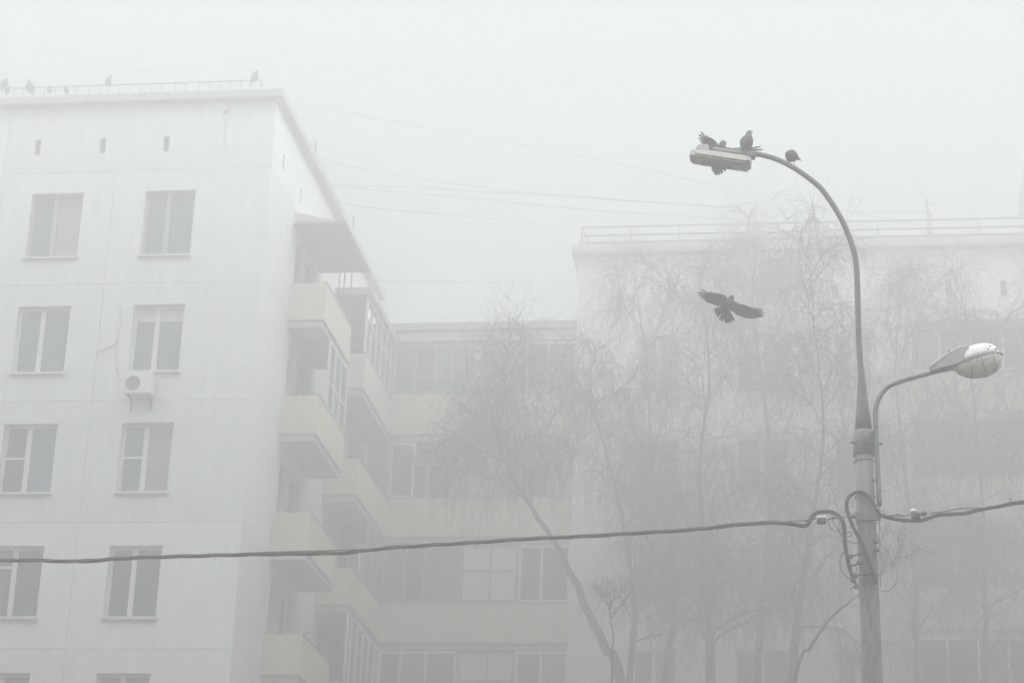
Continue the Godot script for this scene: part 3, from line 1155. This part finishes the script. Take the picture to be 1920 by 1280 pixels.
	for z in [-0.055, 0.0, 0.055]:
		st = begin()
		var rr_ := []
		for x in [0.10, long - 0.18]:
			rr_.append(PackedVector3Array([q3.call(x, -0.104, z - 0.004), q3.call(x, -0.104, z + 0.004), q3.call(x, -0.0975, z + 0.006), q3.call(x, -0.0975, z - 0.006)]))
		loft(st, rr_)
		build("lens_rib", st, M.steel_painted, hd)
	st = begin()
	loft(st, [rect.call(0.02, 0.013, 0.055, 0.07, 0.06, 0.008), rect.call(0.04, 0.013, 0.085, 0.075, 0.06, 0.008), rect.call(0.13, 0.013, 0.09, 0.075, 0.06, 0.008), rect.call(0.145, 0.013, 0.07, 0.07, 0.06, 0.008)])
	build("gear_box", st, M.lamp_grey, hd)
	st = begin()
	loft(st, [rect.call(-0.03, -0.075, -0.005, 0.085, 0.07, 0.015), rect.call(0.0, -0.085, 0.012, 0.105, 0.075, 0.012), rect.call(0.052, -0.085, 0.016, 0.108, 0.078, 0.012)])
	build("end_cap", st, M.lantern_grey, hd)
	st = begin()
	st.set_smooth_group(0)
	tube(st, PackedVector3Array([q3.call(long * 0.3, 0.052, 0.0), q3.call(long * 0.75, 0.055, 0.0), q3.call(long + 0.02, 0.055, 0)]), 0.040, 0.036, 16)
	build("spigot", st, M.steel_painted, hd)
	# side arm and cobra head lamp
	st = begin()
	st.set_smooth_group(0)
	tube(st, smooth_line(pts([[1650, 948, 0.06], [1646.5, 880, 0.06], [1643.5, 810, 0.06], [1642.5, 772, 0.06], [1648, 748, 0.06], [1662, 728, 0.06], [1682, 717, 0.06], [1712, 708, 0.06], [1760, 695, 0.06], [1775, 691.5, 0.06]], PZ), 6), 0.0255, 0.0245, 16)
	build("side_arm", st, M.arm_grey, L)
	for q in [829, 900]:
		st = begin()
		var b0 := at(1630, q, PZ - 0.05)
		rod(st, b0, at(1647, q, PZ - 0.07), 0.012)
		build("arm_bracket", st, M.collar_steel, L)
	var sh := Node3D.new()
	sh.name = "side_lamp_head"
	L.add_child(sh)
	var f0 := at(1748, 695, PZ - 0.06)
	var f1 := at(1882, 660, PZ - 0.06)
	var ln := (f1 - f0).length()
	var A := (f1 - f0) / ln
	var B := Vector3(0, 0, 1).cross(A).normalized()
	var G := func(s: float, y: float, z: float) -> Vector3: return f0 + A * s + B * y + Vector3(0, 0, z)
	st = begin()
	var hr := []
	for q in [[-0.012, 0.0, 0.045, 0.05, 0.045], [0.0, -0.012, 0.055, 0.06, 0.05], [0.20, -0.022, 0.125, 0.09, 0.07], [0.33, -0.03, 0.15, 0.115, 0.085], [0.40, -0.03, 0.14, 0.12, 0.08]]:
		var c := 0.016
		hr.append(PackedVector3Array([G.call(q[0], q[1], -q[3]), G.call(q[0], q[1], q[3]), G.call(q[0], q[2] - c, q[4] + c), G.call(q[0], q[2], q[4] - c), G.call(q[0], q[2], -q[4] + c), G.call(q[0], q[2] - c, -q[4] - c)]))
	loft(st, hr)
	build("housing", st, M.lamp_grey, sh)
	var hemi := func(s0: float, s1: float, y0: float, hgt: float, wid: float, power: float, skew := 1.0) -> Array:
		var rings := []
		for i in 17:
			var t := i / 16.0
			var k := pow(maxf(1.0 - pow(absf(pow(t, skew) * 2 - 1), power), 0.0008), 1.0 / power)
			var ring := PackedVector3Array()
			for j in 17:
				var a := PI * j / 16
				ring.append(G.call(lerpf(s0, s1, t), y0 + sin(a) * hgt * k, -cos(a) * wid * k))
			for j in range(1, 8):
				ring.append(G.call(lerpf(s0, s1, t), y0, lerpf(wid * k, -wid * k, j / 8.0)))
			rings.append(ring)
		return rings
	st = begin()
	st.set_smooth_group(0)
	loft(st, hemi.call(0.26, 0.685, -0.012, 0.155, 0.143, 2.3))
	build("cover", st, M.lamp_white, sh)
	st = begin()
	st.set_smooth_group(0)
	loft(st, hemi.call(0.20, 0.695, -0.028, -0.17, 0.148, 2.1, 1.2))
	build("glass_bowl", st, M.lamp_bowl, sh)
	for q in [0.36, 0.48, 0.6]:
		var t: float = (q - 0.20) / 0.495
		var kk := pow(maxf(1.0 - pow(absf(pow(t, 1.2) * 2 - 1), 2.1), 0.0008), 1.0 / 2.1)
		var arc := PackedVector3Array()
		for j in 15:
			var a := PI * j / 14
			arc.append(G.call(q, -0.028 - sin(a) * 0.171 * kk, -cos(a) * 0.149 * kk))
		st = begin()
		tube(st, arc, 0.003, 0.003, 5)
		build("bowl_rib", st, M.lamp_grey, sh)
	for q in [[0.60, 0.06, 0.110], [0.635, 0.035, 0.09], [0.65, 0.02, 0.10], [0.57, 0.03, 0.133]]:
		st = begin()
		blob(st, G.call(q[0], q[1], q[2] * 0.93), Vector3(0.011, 0.008, 0.008), 6)
		build("dirt_spot", st, M.wire_grey, sh)
	st = begin()
	var rim := []
	for y in [-0.027, -0.014]:
		var ring := PackedVector3Array()
		for j in 40:
			var a := TAU * j / 40
			ring.append(G.call(0.46 + cos(a) * 0.25, y, sin(a) * 0.158))
		rim.append(ring)
	loft(st, rim)
	build("rim", st, M.lamp_grey, sh)
	st = begin()
	blob(st, G.call(0.22, 0.15, 0.0), Vector3(0.016, 0.012, 0.016), 8)
	build("bolt", st, M.wire_grey, sh)
	st = begin()
	box(st, at(1604, 962, PZ - 0.085), at(1652, 974, PZ - 0.115))
	build("cable_bracket", st, M.collar_steel, L)
	for q in [[1597, 967, 1607], [1648, 966, 1663]]:
		st = begin()
		rod(st, at(q[0], q[1], PZ - 0.1), at(q[2], q[1] + 1, PZ - 0.1), 0.024, 8)
		build("cable_hook", st, M.collar_steel, L)
	for q in [[1643, 1015], [1644, 1031], [1643, 1078]]:
		st = begin()
		bevel_box(st, at(q[0], q[1], PZ - 0.09) - Vector3(0.022, 0.018, 0.02), at(q[0], q[1], PZ - 0.09) + Vector3(0.022, 0.018, 0.02), 0.006)
		build("clip", st, M.insulator_dark, L)
	st = begin()
	tube(st, smooth_line(pts([[1650, 948], [1650, 1000], [1651, 1060], [1652, 1100]], PZ - 0.08), 3), 0.006, 0.006, 6)
	build("feed_wire", st, M.wire_pale, L)


# ---------------------------------------------------------------- cables on the post
func cables() -> void:
	var D := PZ - 0.13
	var left := thing("power_cable", "thick black bundled cable sagging left from the lamp post", "cable", at(0, 1050, D))
	twisted(left, smooth_line(pts([[-2400, 1010], [-1000, 1040], [-260, 1049], [-60, 1051], [0, 1050.5], [60, 1050], [120, 1052], [172, 1051.5], [240, 1046], [400, 1041], [480, 1039], [560, 1038], [640, 1036.5], [690, 1031], [740, 1026], [860, 1018.5], [1000, 1009.5], [1100, 1005], [1180, 1000], [1300, 992.5], [1380, 984], [1450, 979.5], [1485, 982], [1507, 986], [1516, 983], [1521, 972], [1529, 962], [1543, 958.5], [1562, 961], [1576, 971], [1583, 986], [1584.5, 1008], [1587, 1035], [1592, 1058], [1598, 1077], [1602, 1092]], D), 8), 3, 0.0112, M.cable_black)
	var st := begin()
	tube(st, smooth_line(pts([[-2400, 1004], [-1000, 1034], [-260, 1043], [60, 1050.5], [130, 1050], [170, 1048], [210, 1049], [400, 1040.5], [500, 1035], [640, 1031], [760, 1025], [1000, 1008], [1180, 997.5], [1300, 990], [1390, 980], [1440, 978.5], [1513, 976], [1530, 972]], D - 0.01), 4), 0.0065, 0.0065, 8)
	build("messenger_wire", st, M.wire_grey, left)
	for q in [[38, 1050], [402, 1041], [579, 1037], [757, 1025], [893, 1016], [1045, 1007], [1213, 998], [1345, 988]]:
		st = begin()
		tube(st, smooth_line(pts([[q[0] + 1, q[1] - 6], [q[0] - 1, q[1]], [q[0] + 1, q[1] + 6], [q[0] - 2, q[1] + 11]], D - 0.03), 3), 0.003, 0.002, 5)
		build("cable_tie", st, M.cable_black, left)
	var cl := thing("strain_insulator", "white-topped dark clamp on the wire left of the post", "insulator", at(1540, 975, D - 0.02))
	st = begin()
	var c := at(1541, 976, D - 0.02)
	bevel_box(st, c - Vector3(0.045, 0.03, 0.035), c + Vector3(0.045, 0.018, 0.035), 0.01)
	build("clamp_body", st, M.insulator_dark, cl)
	st = begin()
	bevel_box(st, c + Vector3(-0.042, 0.0185, -0.033), c + Vector3(0.046, 0.04, 0.033), 0.008)
	build("clamp_lid", st, M.insulator_white, cl)
	st = begin()
	tube(st, smooth_line(pts([[1511, 976], [1526, 972], [1530, 969]], D - 0.02), 3), 0.008, 0.008, 6)
	tube(st, smooth_line(pts([[1552, 972], [1562, 973], [1575, 970], [1600, 967.5]], D - 0.02), 3), 0.008, 0.008, 6)
	build("clamp_wire", st, M.wire_grey, cl)
	st = begin()
	blob(st, at(1512, 976, D - 0.02), Vector3(0.02, 0.013, 0.013), 6)
	blob(st, at(1563, 970, D - 0.02), Vector3(0.022, 0.014, 0.014), 6)
	build("grip", st, M.insulator_dark, cl)

	var right := thing("power_cable", "thick black cable rising right from the post, with a loop on it", "cable", at(1920, 941, D))
	twisted(right, smooth_line(pts([[4200, 640], [3000, 800], [2200, 905], [2020, 928], [1920, 941.5], [1895, 945.5], [1850, 953], [1812, 962], [1790, 963], [1760, 966], [1740, 972], [1725, 975.5], [1690, 975], [1668, 970.5], [1653, 965], [1645, 955], [1636, 940], [1625, 928], [1612, 922], [1600, 925], [1591, 934], [1588, 948], [1590, 962], [1600, 986], [1613, 1012], [1625, 1038], [1634, 1062], [1640, 1080], [1643, 1094]], D), 8), 3, 0.0106, M.cable_black)
	st = begin()
	tube(st, smooth_line(pts([[4200, 636], [3000, 796], [2200, 901], [1920, 938], [1890, 943], [1860, 950], [1840, 952], [1800, 953.5], [1770, 959], [1742, 962.5]], D - 0.012), 4), 0.0065, 0.0065, 8)
	build("messenger_wire", st, M.wire_grey, right)
	for q in [[1897, 944], [1660, 969]]:
		st = begin()
		tube(st, smooth_line(pts([[q[0] - 4, q[1] - 11], [q[0], q[1] - 4], [q[0] - 1, q[1] + 4]], D - 0.03), 3), 0.004, 0.003, 5)
		build("cable_tie", st, M.cable_black, right)
	cl = thing("strain_insulator", "round dark insulator with a white cap on the wire right of the post", "insulator", at(1716, 964, D - 0.02))
	st = begin()
	st.set_smooth_group(0)
	blob(st, at(1718, 966, D - 0.02), Vector3(0.048, 0.05, 0.05))
	build("insulator_body", st, M.insulator_dark, cl)
	st = begin()
	st.set_smooth_group(0)
	blob(st, at(1713, 958.5, D - 0.03), Vector3(0.034, 0.022, 0.04))
	build("insulator_cap", st, M.insulator_white, cl)
	st = begin()
	st.set_smooth_group(0)
	blob(st, at(1733.5, 962.5, D - 0.02), Vector3(0.03, 0.03, 0.03))
	build("insulator_ball", st, M.insulator_dark, cl)
	st = begin()
	tube(st, smooth_line(pts([[1660, 967], [1680, 966], [1700, 967], [1706, 964]], D - 0.03), 3), 0.009, 0.008, 6)
	blob(st, at(1683, 965, D - 0.03), Vector3(0.024, 0.014, 0.014), 6)
	blob(st, at(1691, 967, D - 0.03), Vector3(0.02, 0.012, 0.012), 6)
	build("clamp_wire", st, M.wire_grey, cl)

	# connectors joining the two cable ends
	var spots := [["rung of dark connectors between the cables, topmost of four", [[1586, 1040], [1595, 1043], [1606, 1040], [1618, 1036], [1622, 1028]], [[1594, 1043], [1613, 1037]]], ["thin dark connector between the cables, second from the top", [[1591, 1060], [1605, 1059], [1613, 1054], [1628, 1050]], [[1612, 1055]]], ["dark connector rung crossing the post, third from the top", [[1597, 1074], [1606, 1078], [1620, 1075], [1636, 1074]], [[1604, 1080], [1622, 1075], [1630, 1074]]], ["lowest dark connector with two short wire tails", [[1602, 1088], [1606, 1097], [1608, 1103]], [[1600, 1088], [1606, 1100]]]]
	for s in spots:
		var k := thing("cable_connector", s[0], "connector", at(s[2][0][0], s[2][0][1], D - 0.03), "connectors on the lamp post")
		st = begin()
		tube(st, smooth_line(pts(s[1], D - 0.02), 3), 0.009, 0.009, 7)
		build("lead", st, M.cable_black, k)
		for q in s[2]:
			var cc := at(q[0], q[1], D - 0.03)
			st = begin()
			bevel_box(st, cc - Vector3(0.026, 0.018, 0.02), cc + Vector3(0.026, 0.018, 0.02), 0.006)
			build("clamp_body", st, M.insulator_dark, k)
	# thin loose wires
	var wires := [["pale thin wire looping out to the right of the post", [[1641, 1012], [1648, 1016], [1660, 1026], [1674, 1050], [1682, 1068], [1682, 1088], [1672, 1104], [1658, 1108], [1645, 1100]], M.wire_pale], ["thin wire curling down left of the post behind the cables", [[1560, 974], [1570, 990], [1580, 1003], [1592, 1006], [1598, 1002], [1597, 998], [1585, 998]], M.wire_grey], ["thin wire drooping across to the post below the clamp", [[1574, 972], [1574, 990], [1578, 1004], [1590, 1014], [1604, 1018], [1620, 1016]], M.wire_grey], ["short thin wire hanging between the connectors", [[1607, 1062], [1606, 1072], [1604, 1082], [1606, 1092], [1609, 1098]], M.wire_grey], ["curved pale wire tail under the lowest connector", [[1594, 1106], [1598, 1100], [1606, 1098], [1615, 1099], [1622, 1106]], M.wire_pale], ["slack thin wire looped beside the clamp left of the post", [[1552, 972], [1556, 986], [1568, 996], [1578, 990], [1577, 976], [1586, 969]], M.wire_grey], ["thin wire bowing out left of the connector rungs", [[1586, 1030], [1576, 1046], [1578, 1068], [1590, 1082], [1600, 1088]], M.wire_grey], ["short wire curling down the right edge of the post face", [[1638, 996], [1645, 1002], [1648, 1012], [1647, 1018]], M.wire_grey]]
	for s in wires:
		st = begin()
		tube(st, smooth_line(pts(s[1], D - 0.05), 5), 0.0052, 0.0052, 6)
		var o := build("loose_wire", st, s[2])
		tag(o, s[0], "wire", "loose wires on the lamp post")


func overhead_wires() -> void:
	var g := "faint wires between the roofs"
	var list := [["highest faint wire crossing the sky from the upper left corner", [[-160, 48, 0], [170, 112, -1], [540, 188, -2], [760, 232, -3], [1080, 291, -4], [1400, 358, -5], [1738, 425, -6.5]], 0.0075], ["faint wire starting midway down the sloping roof, second from the top", [[608, 303, -1], [700, 320, -2], [830, 341, -3], [1000, 362, -4], [1200, 378, -5], [1500, 394, -6], [1734, 398, -6.5]], 0.0075], ["clear dark wire leaving the sloping roof, third from the top", [[622, 346, -1], [780, 352, -2], [920, 360, -3], [1060, 367, -4], [1400, 392, -6]], 0.0075], ["wire just below the clear dark one, reaching the birch tops", [[632, 350, -1], [720, 357, -2], [900, 373, -3], [1050, 388, -4], [1180, 398, -5], [1400, 412, -6]], 0.0075], ["wire ending at the left end of the right roof railing", [[648, 382, -1], [720, 392, -3], [860, 404, -5], [960, 414, -6], [1090, 428, -7.5]], 0.0075], ["level wire low in the gap above the recessed roof", [[700, 527, -3], [900, 528.5, -6], [1086, 529.5, -7.5]], 0.0075], ["nearly vertical faint wire rising from the roof mast", [[1615, -40, 0], [1640, 55, -1], [1668, 150, -2.5], [1692, 235, -4], [1715, 320, -5.5], [1737, 385, -6.6]], 0.005]]
	for s in list:
		var st := begin()
		tube(st, smooth_line(pts(s[1], 50.0), 5), s[2], s[2], 6)
		tag(build("overhead_wire", st, M.far_wire), s[0], "wire", g)


# ---------------------------------------------------------------- birds
func feather(st: SurfaceTool, a: Vector3, b: Vector3, wide: float, up: Vector3, thick := 0.0018, blunt := false) -> void:
	var p := PackedVector3Array()
	var w := []
	var h := []
	var prof := [0.4, 0.75, 0.95, 1.05, 1.05, 0.6] if blunt else [0.45, 0.85, 1.0, 0.95, 0.7, 0.12]
	for i in 6:
		var t := i / 5.0
		p.append(a.lerp(b, t))
		w.append(wide * prof[i] * 0.5)
		h.append(thick)
	loft(st, spine_rings(p, w, h, up, 6))


func flying_bird(st: SurfaceTool, o: Vector3, rx: Vector3, ry: Vector3, k: float, left_lift: float, right_lift: float, left_size := 1.0) -> void:
	# drawn in its own directions: rx across the wings, ry towards the head, belly towards rz; k metres per unit
	var rz := rx.cross(ry).normalized()
	var Q := func(x: float, y: float, z: float) -> Vector3:
		var lift := left_lift if x < 890 else right_lift
		var far := maxf(absf(x - 890) - 60.0, 0.0)
		return o + rx * (x - 890) * k * (left_size if x < 800 else lerpf(left_size, 1.0, clampf((x - 800) / 90.0, 0, 1))) + ry * ((600 - y) * k + lift * far * k * 0.5) + rz * (z * k - absf(lift) * far * k * 0.35 - far * far * k * 0.00016)
	# body from tail root to beak
	var p := PackedVector3Array([Q.call(868, 760, 0), Q.call(875, 715, 4), Q.call(890, 655, 16), Q.call(915, 590, 24), Q.call(945, 530, 20), Q.call(968, 490, 10), Q.call(983, 462, 6), Q.call(994, 440, 2), Q.call(1000, 424, -8), Q.call(1004, 414, -30), Q.call(1008, 408, -60)])
	loft(st, spine_rings(p, [20 * k, 62 * k, 88 * k, 100 * k, 92 * k, 68 * k, 58 * k, 54 * k, 42 * k, 16 * k, 2 * k], [14 * k, 40 * k, 66 * k, 80 * k, 72 * k, 56 * k, 48 * k, 38 * k, 22 * k, 10 * k, 2 * k], rz, 14))
	# wings: leading and trailing edge from root to hand
	var wings := [[[[960, 500], [905, 470], [840, 405], [760, 378], [680, 362], [600, 352], [520, 345], [460, 350], [422, 368]], [[860, 660], [800, 672], [752, 658], [690, 632], [620, 604], [555, 578], [490, 552], [440, 518], [398, 480]]], [[[960, 520], [1030, 535], [1080, 552], [1180, 598], [1262, 606], [1370, 648], [1460, 672], [1540, 705], [1590, 750]], [[910, 700], [960, 728], [1010, 752], [1100, 825], [1220, 872], [1320, 890], [1420, 895], [1520, 880], [1600, 845]]]]
	for q in 2:
		var lead: Array = wings[q][0]
		var trail: Array = wings[q][1]
		var rings := []
		for i in lead.size():
			var th := lerpf(24, 3.5, pow(i / 8.0, 0.6))
			var ring := PackedVector3Array()
			for s in [[0.0, 0.0], [0.12, 1.0], [0.35, 0.9], [0.7, 0.45], [1.0, 0.12], [1.0, -0.12], [0.7, -0.1], [0.35, -0.35], [0.12, -0.7]]:
				var x := lerpf(lead[i][0], trail[i][0], s[0])
				var y := lerpf(lead[i][1], trail[i][1], s[0])
				ring.append(Q.call(x, y, -s[1] * th - 10.0 * sin(PI * s[0])))
			if q == 1:
				ring.reverse()
			rings.append(ring)
		loft(st, rings)
		# flight feathers along the trailing edge
		for i in 16:
			var f := i / 15.0 * 7.0
			var j := mini(int(f), 7)
			var t0: Array = trail[j]
			var t1: Array = trail[j + 1]
			var l0: Array = lead[j]
			var l1: Array = lead[j + 1]
			var x := lerpf(t0[0], t1[0], f - j)
			var y := lerpf(t0[1], t1[1], f - j)
			var lx := lerpf(l0[0], l1[0], f - j)
			var ly := lerpf(l0[1], l1[1], f - j)
			var side := -1.0 if q == 0 else 1.0
			var d := Vector2(x - lx, y - ly).normalized() + Vector2(side * 0.25 * f / 7.0, 0)
			var ext := 16.0 + 7.0 * sin(i * 2.3)
			feather(st, Q.call(lerpf(lx, x, 0.6), lerpf(ly, y, 0.6), 2 + (i % 2) * 2), Q.call(x + d.x * ext, y + d.y * ext, 2 + (i % 2) * 2), 50 * k, rz, 0.0012, true)
	# fingered wing tips
	for f in [[[470, 352], [338, 272], 22], [[440, 368], [264, 338], 24], [[430, 395], [264, 402], 24], [[430, 420], [298, 456], 24], [[440, 450], [360, 488], 28], [[560, 352], [505, 318], 14]]:
		feather(st, Q.call(f[0][0], f[0][1], -3), Q.call(f[1][0], f[1][1], -3), f[2] * k * 1.45, rz, 0.0018)
	for f in [[[1500, 690], [1530, 656], 14], [[1500, 700], [1694, 702], 24], [[1520, 728], [1736, 774], 24], [[1520, 760], [1720, 830], 24], [[1520, 795], [1682, 856], 26], [[1500, 830], [1640, 868], 30]]:
		feather(st, Q.call(f[0][0], f[0][1], -3), Q.call(f[1][0], f[1][1], -3), f[2] * k * 1.45, rz, 0.0018)
	# fanned tail
	for f in [[[606, 706], 54], [[612, 752], 50], [[624, 800], 48], [[646, 850], 44], [[655, 872], 36], [[705, 930], 40], [[742, 958], 44], [[766, 968], 40], [[826, 1002], 46], [[872, 1012], 50], [[925, 1004], 50], [[975, 988], 50], [[1030, 958], 50]]:
		feather(st, Q.call(872, 690, -4), Q.call(f[0][0], f[0][1], -4), f[1] * k, rz, 0.0015, true)
		var mx: float = lerpf(872, f[0][0], 0.7)
		var my: float = lerpf(690, f[0][1], 0.7)
		feather(st, Q.call(872, 690, -2), Q.call(mx, my, -2), f[1] * k * 1.25, rz, 0.0015)


func perched(st: SurfaceTool, o: Vector3, face_: Vector3, k: float) -> void:
	# upright perched bird: o between its feet, face_ the direction of its beak, k metres per unit (about 260 units tall)
	var s := face_
	var Q := func(x: float, y: float, z := 0.0) -> Vector3: return o + s * x * k + Vector3(0, y * k, 0) + s.cross(Vector3.UP) * z * k
	var p := PackedVector3Array([Q.call(-78, -95), Q.call(-66, -50), Q.call(-48, 0), Q.call(-22, 45), Q.call(0, 90), Q.call(14, 135), Q.call(22, 175), Q.call(28, 205), Q.call(36, 230), Q.call(48, 246), Q.call(62, 250)])
	loft(st, spine_rings(p, [20 * k, 24 * k, 52 * k, 78 * k, 82 * k, 74 * k, 52 * k, 42 * k, 40 * k, 30 * k, 12 * k], [7 * k, 12 * k, 62 * k, 92 * k, 94 * k, 80 * k, 52 * k, 42 * k, 40 * k, 28 * k, 12 * k], s, 14))
	var b := PackedVector3Array([Q.call(58, 248), Q.call(76, 254), Q.call(98, 256)])
	loft(st, spine_rings(b, [13 * k, 9 * k, 1.5 * k], [14 * k, 9 * k, 1.5 * k], Vector3.UP, 8))
	for e in [-1.0, 1.0]:
		# folded wings and legs
		var w := PackedVector3Array([Q.call(10, 165, e * 60), Q.call(-8, 120, e * 78), Q.call(-30, 70, e * 76), Q.call(-52, 10, e * 55), Q.call(-72, -45, e * 22)])
		loft(st, spine_rings(w, [10 * k, 22 * k, 22 * k, 16 * k, 5 * k], [20 * k, 58 * k, 60 * k, 36 * k, 10 * k], s.cross(Vector3.UP) * e, 10))
		tube(st, PackedVector3Array([Q.call(0, 22, e * 30), Q.call(12, -4, e * 30), Q.call(6, -22, e * 30)]), 9 * k, 5 * k, 6)
		for t in [-0.5, 0.0, 0.5]:
			tube(st, PackedVector3Array([Q.call(4, -20, e * 30), Q.call(30, -25, e * 30 + t * 26)]), 4 * k, 2.5 * k, 5)


func birds() -> void:
	# crow in flight
	var D := 23.6
	var mid := at(1290 + 890 / 12.0, 520 + 600 / 12.0, D)
	var rx := cam_basis.x
	var back := cam_basis.z
	rx = rx.rotated(cam_basis.y, 0.12)
	var ry := back.cross(rx).normalized().rotated(rx, -0.15)
	var st := begin()
	st.set_smooth_group(0)
	var k := (at(1400, 570, D) - at(1300, 570, D)).length() / 1130.0
	flying_bird(st, mid, rx, ry, k, 0.0, 0.0)
	var c := build("bird", st, M.feather_black)
	c.position = Vector3.ZERO
	tag(c, "black crow gliding alone with spread wings and fanned tail", "bird")
	# second one, wings out behind the box lantern
	D = PZ + 0.42
	mid = at(1346, 285, D)
	st = begin()
	st.set_smooth_group(0)
	k = (at(1400, 290, D) - at(1300, 290, D)).length() / 100.0 * 0.106
	rx = cam_basis.x
	ry = cam_basis.y
	flying_bird(st, mid, rx, ry, k, 0.2, 0.62, 0.54)
	tag(build("bird", st, M.feather_black), "black bird flapping behind the box lantern, its tail fanned below it", "bird")
	# upright one on the curved arm
	st = begin()
	st.set_smooth_group(0)
	k = 0.00074
	perched(st, at(1401, 276, PZ), (cam_basis.x * 0.9 - Vector3(0, 0, 0.35)).normalized(), k)
	tag(build("bird", st, M.feather_black), "upright black bird perched on the arm right beside the box lantern", "bird")
	# the round one further down the arm
	st = begin()
	st.set_smooth_group(0)
	var o := at(1280 + 1505 / 7.385, 220 + 520 / 7.385, PZ)
	var X := cam_basis.x
	var Y := cam_basis.y
	var Q := func(x: float, y: float, z := 0.0) -> Vector3: return o + X * (x - 1505) * k + Y * (520 - y) * k + cam_basis.z * z * k
	var p := PackedVector3Array([Q.call(1418, 503, 10), Q.call(1430, 505, 10), Q.call(1452, 510, 5), Q.call(1482, 522), Q.call(1515, 535), Q.call(1548, 548), Q.call(1580, 562), Q.call(1605, 570), Q.call(1640, 592), Q.call(1652, 604)])
	loft(st, spine_rings(p, [6 * k, 28 * k, 60 * k, 84 * k, 90 * k, 78 * k, 50 * k, 26 * k, 14 * k, 6 * k], [6 * k, 28 * k, 60 * k, 86 * k, 92 * k, 78 * k, 48 * k, 20 * k, 5 * k, 3 * k], cam_basis.y, 14))
	feather(st, Q.call(1590, 560), Q.call(1642, 560), 14 * k, Y, 0.0015)
	for e in [[1490, 600, 1476, 632], [1552, 610, 1548, 660]]:
		tube(st, PackedVector3Array([Q.call(e[0], e[1], 10), Q.call(e[2], e[3], 10)]), 5 * k, 4 * k, 6)
	tube(st, PackedVector3Array([Q.call(1430, 505, 30), Q.call(1424, 512, 55), Q.call(1422, 520, 72)]), 12 * k, 2 * k, 8)
	tag(build("bird", st, M.feather_black), "round hunched bird standing alone lower on the curved arm", "bird")
	# birds on the left roof
	var spots := [[7, 164, 0.00088, 1.0, "hazy bird on the roof railing at the far left edge"], [54, 170, 0.00105, -1.0, "largest hazy bird on the left roof, its head above the railing"], [91, 172, 0.0006, -1.0, "small hazy bird low on the roof beside the largest one"], [123, 173, 0.0006, -1.0, "small hunched bird alone on the roof left of the vents"], [203, 157, 0.0008, 1.0, "hazy bird on the middle of the left roof railing"], [477, 150, 0.0009, 1.0, "hazy bird on the railing near its right end"], [13, 174, 0.0006, 1.0, "tiny hazy bird crouched on the roof at the left edge"]]
	for s in spots:
		st = begin()
		st.set_smooth_group(0)
		perched(st, at(s[0], s[1], 46.6), Vector3(s[3], 0, 0.2).normalized(), s[2] * 1.05)
		tag(build("bird", st, M.feather_black), s[4], "bird", "birds on the left roof")
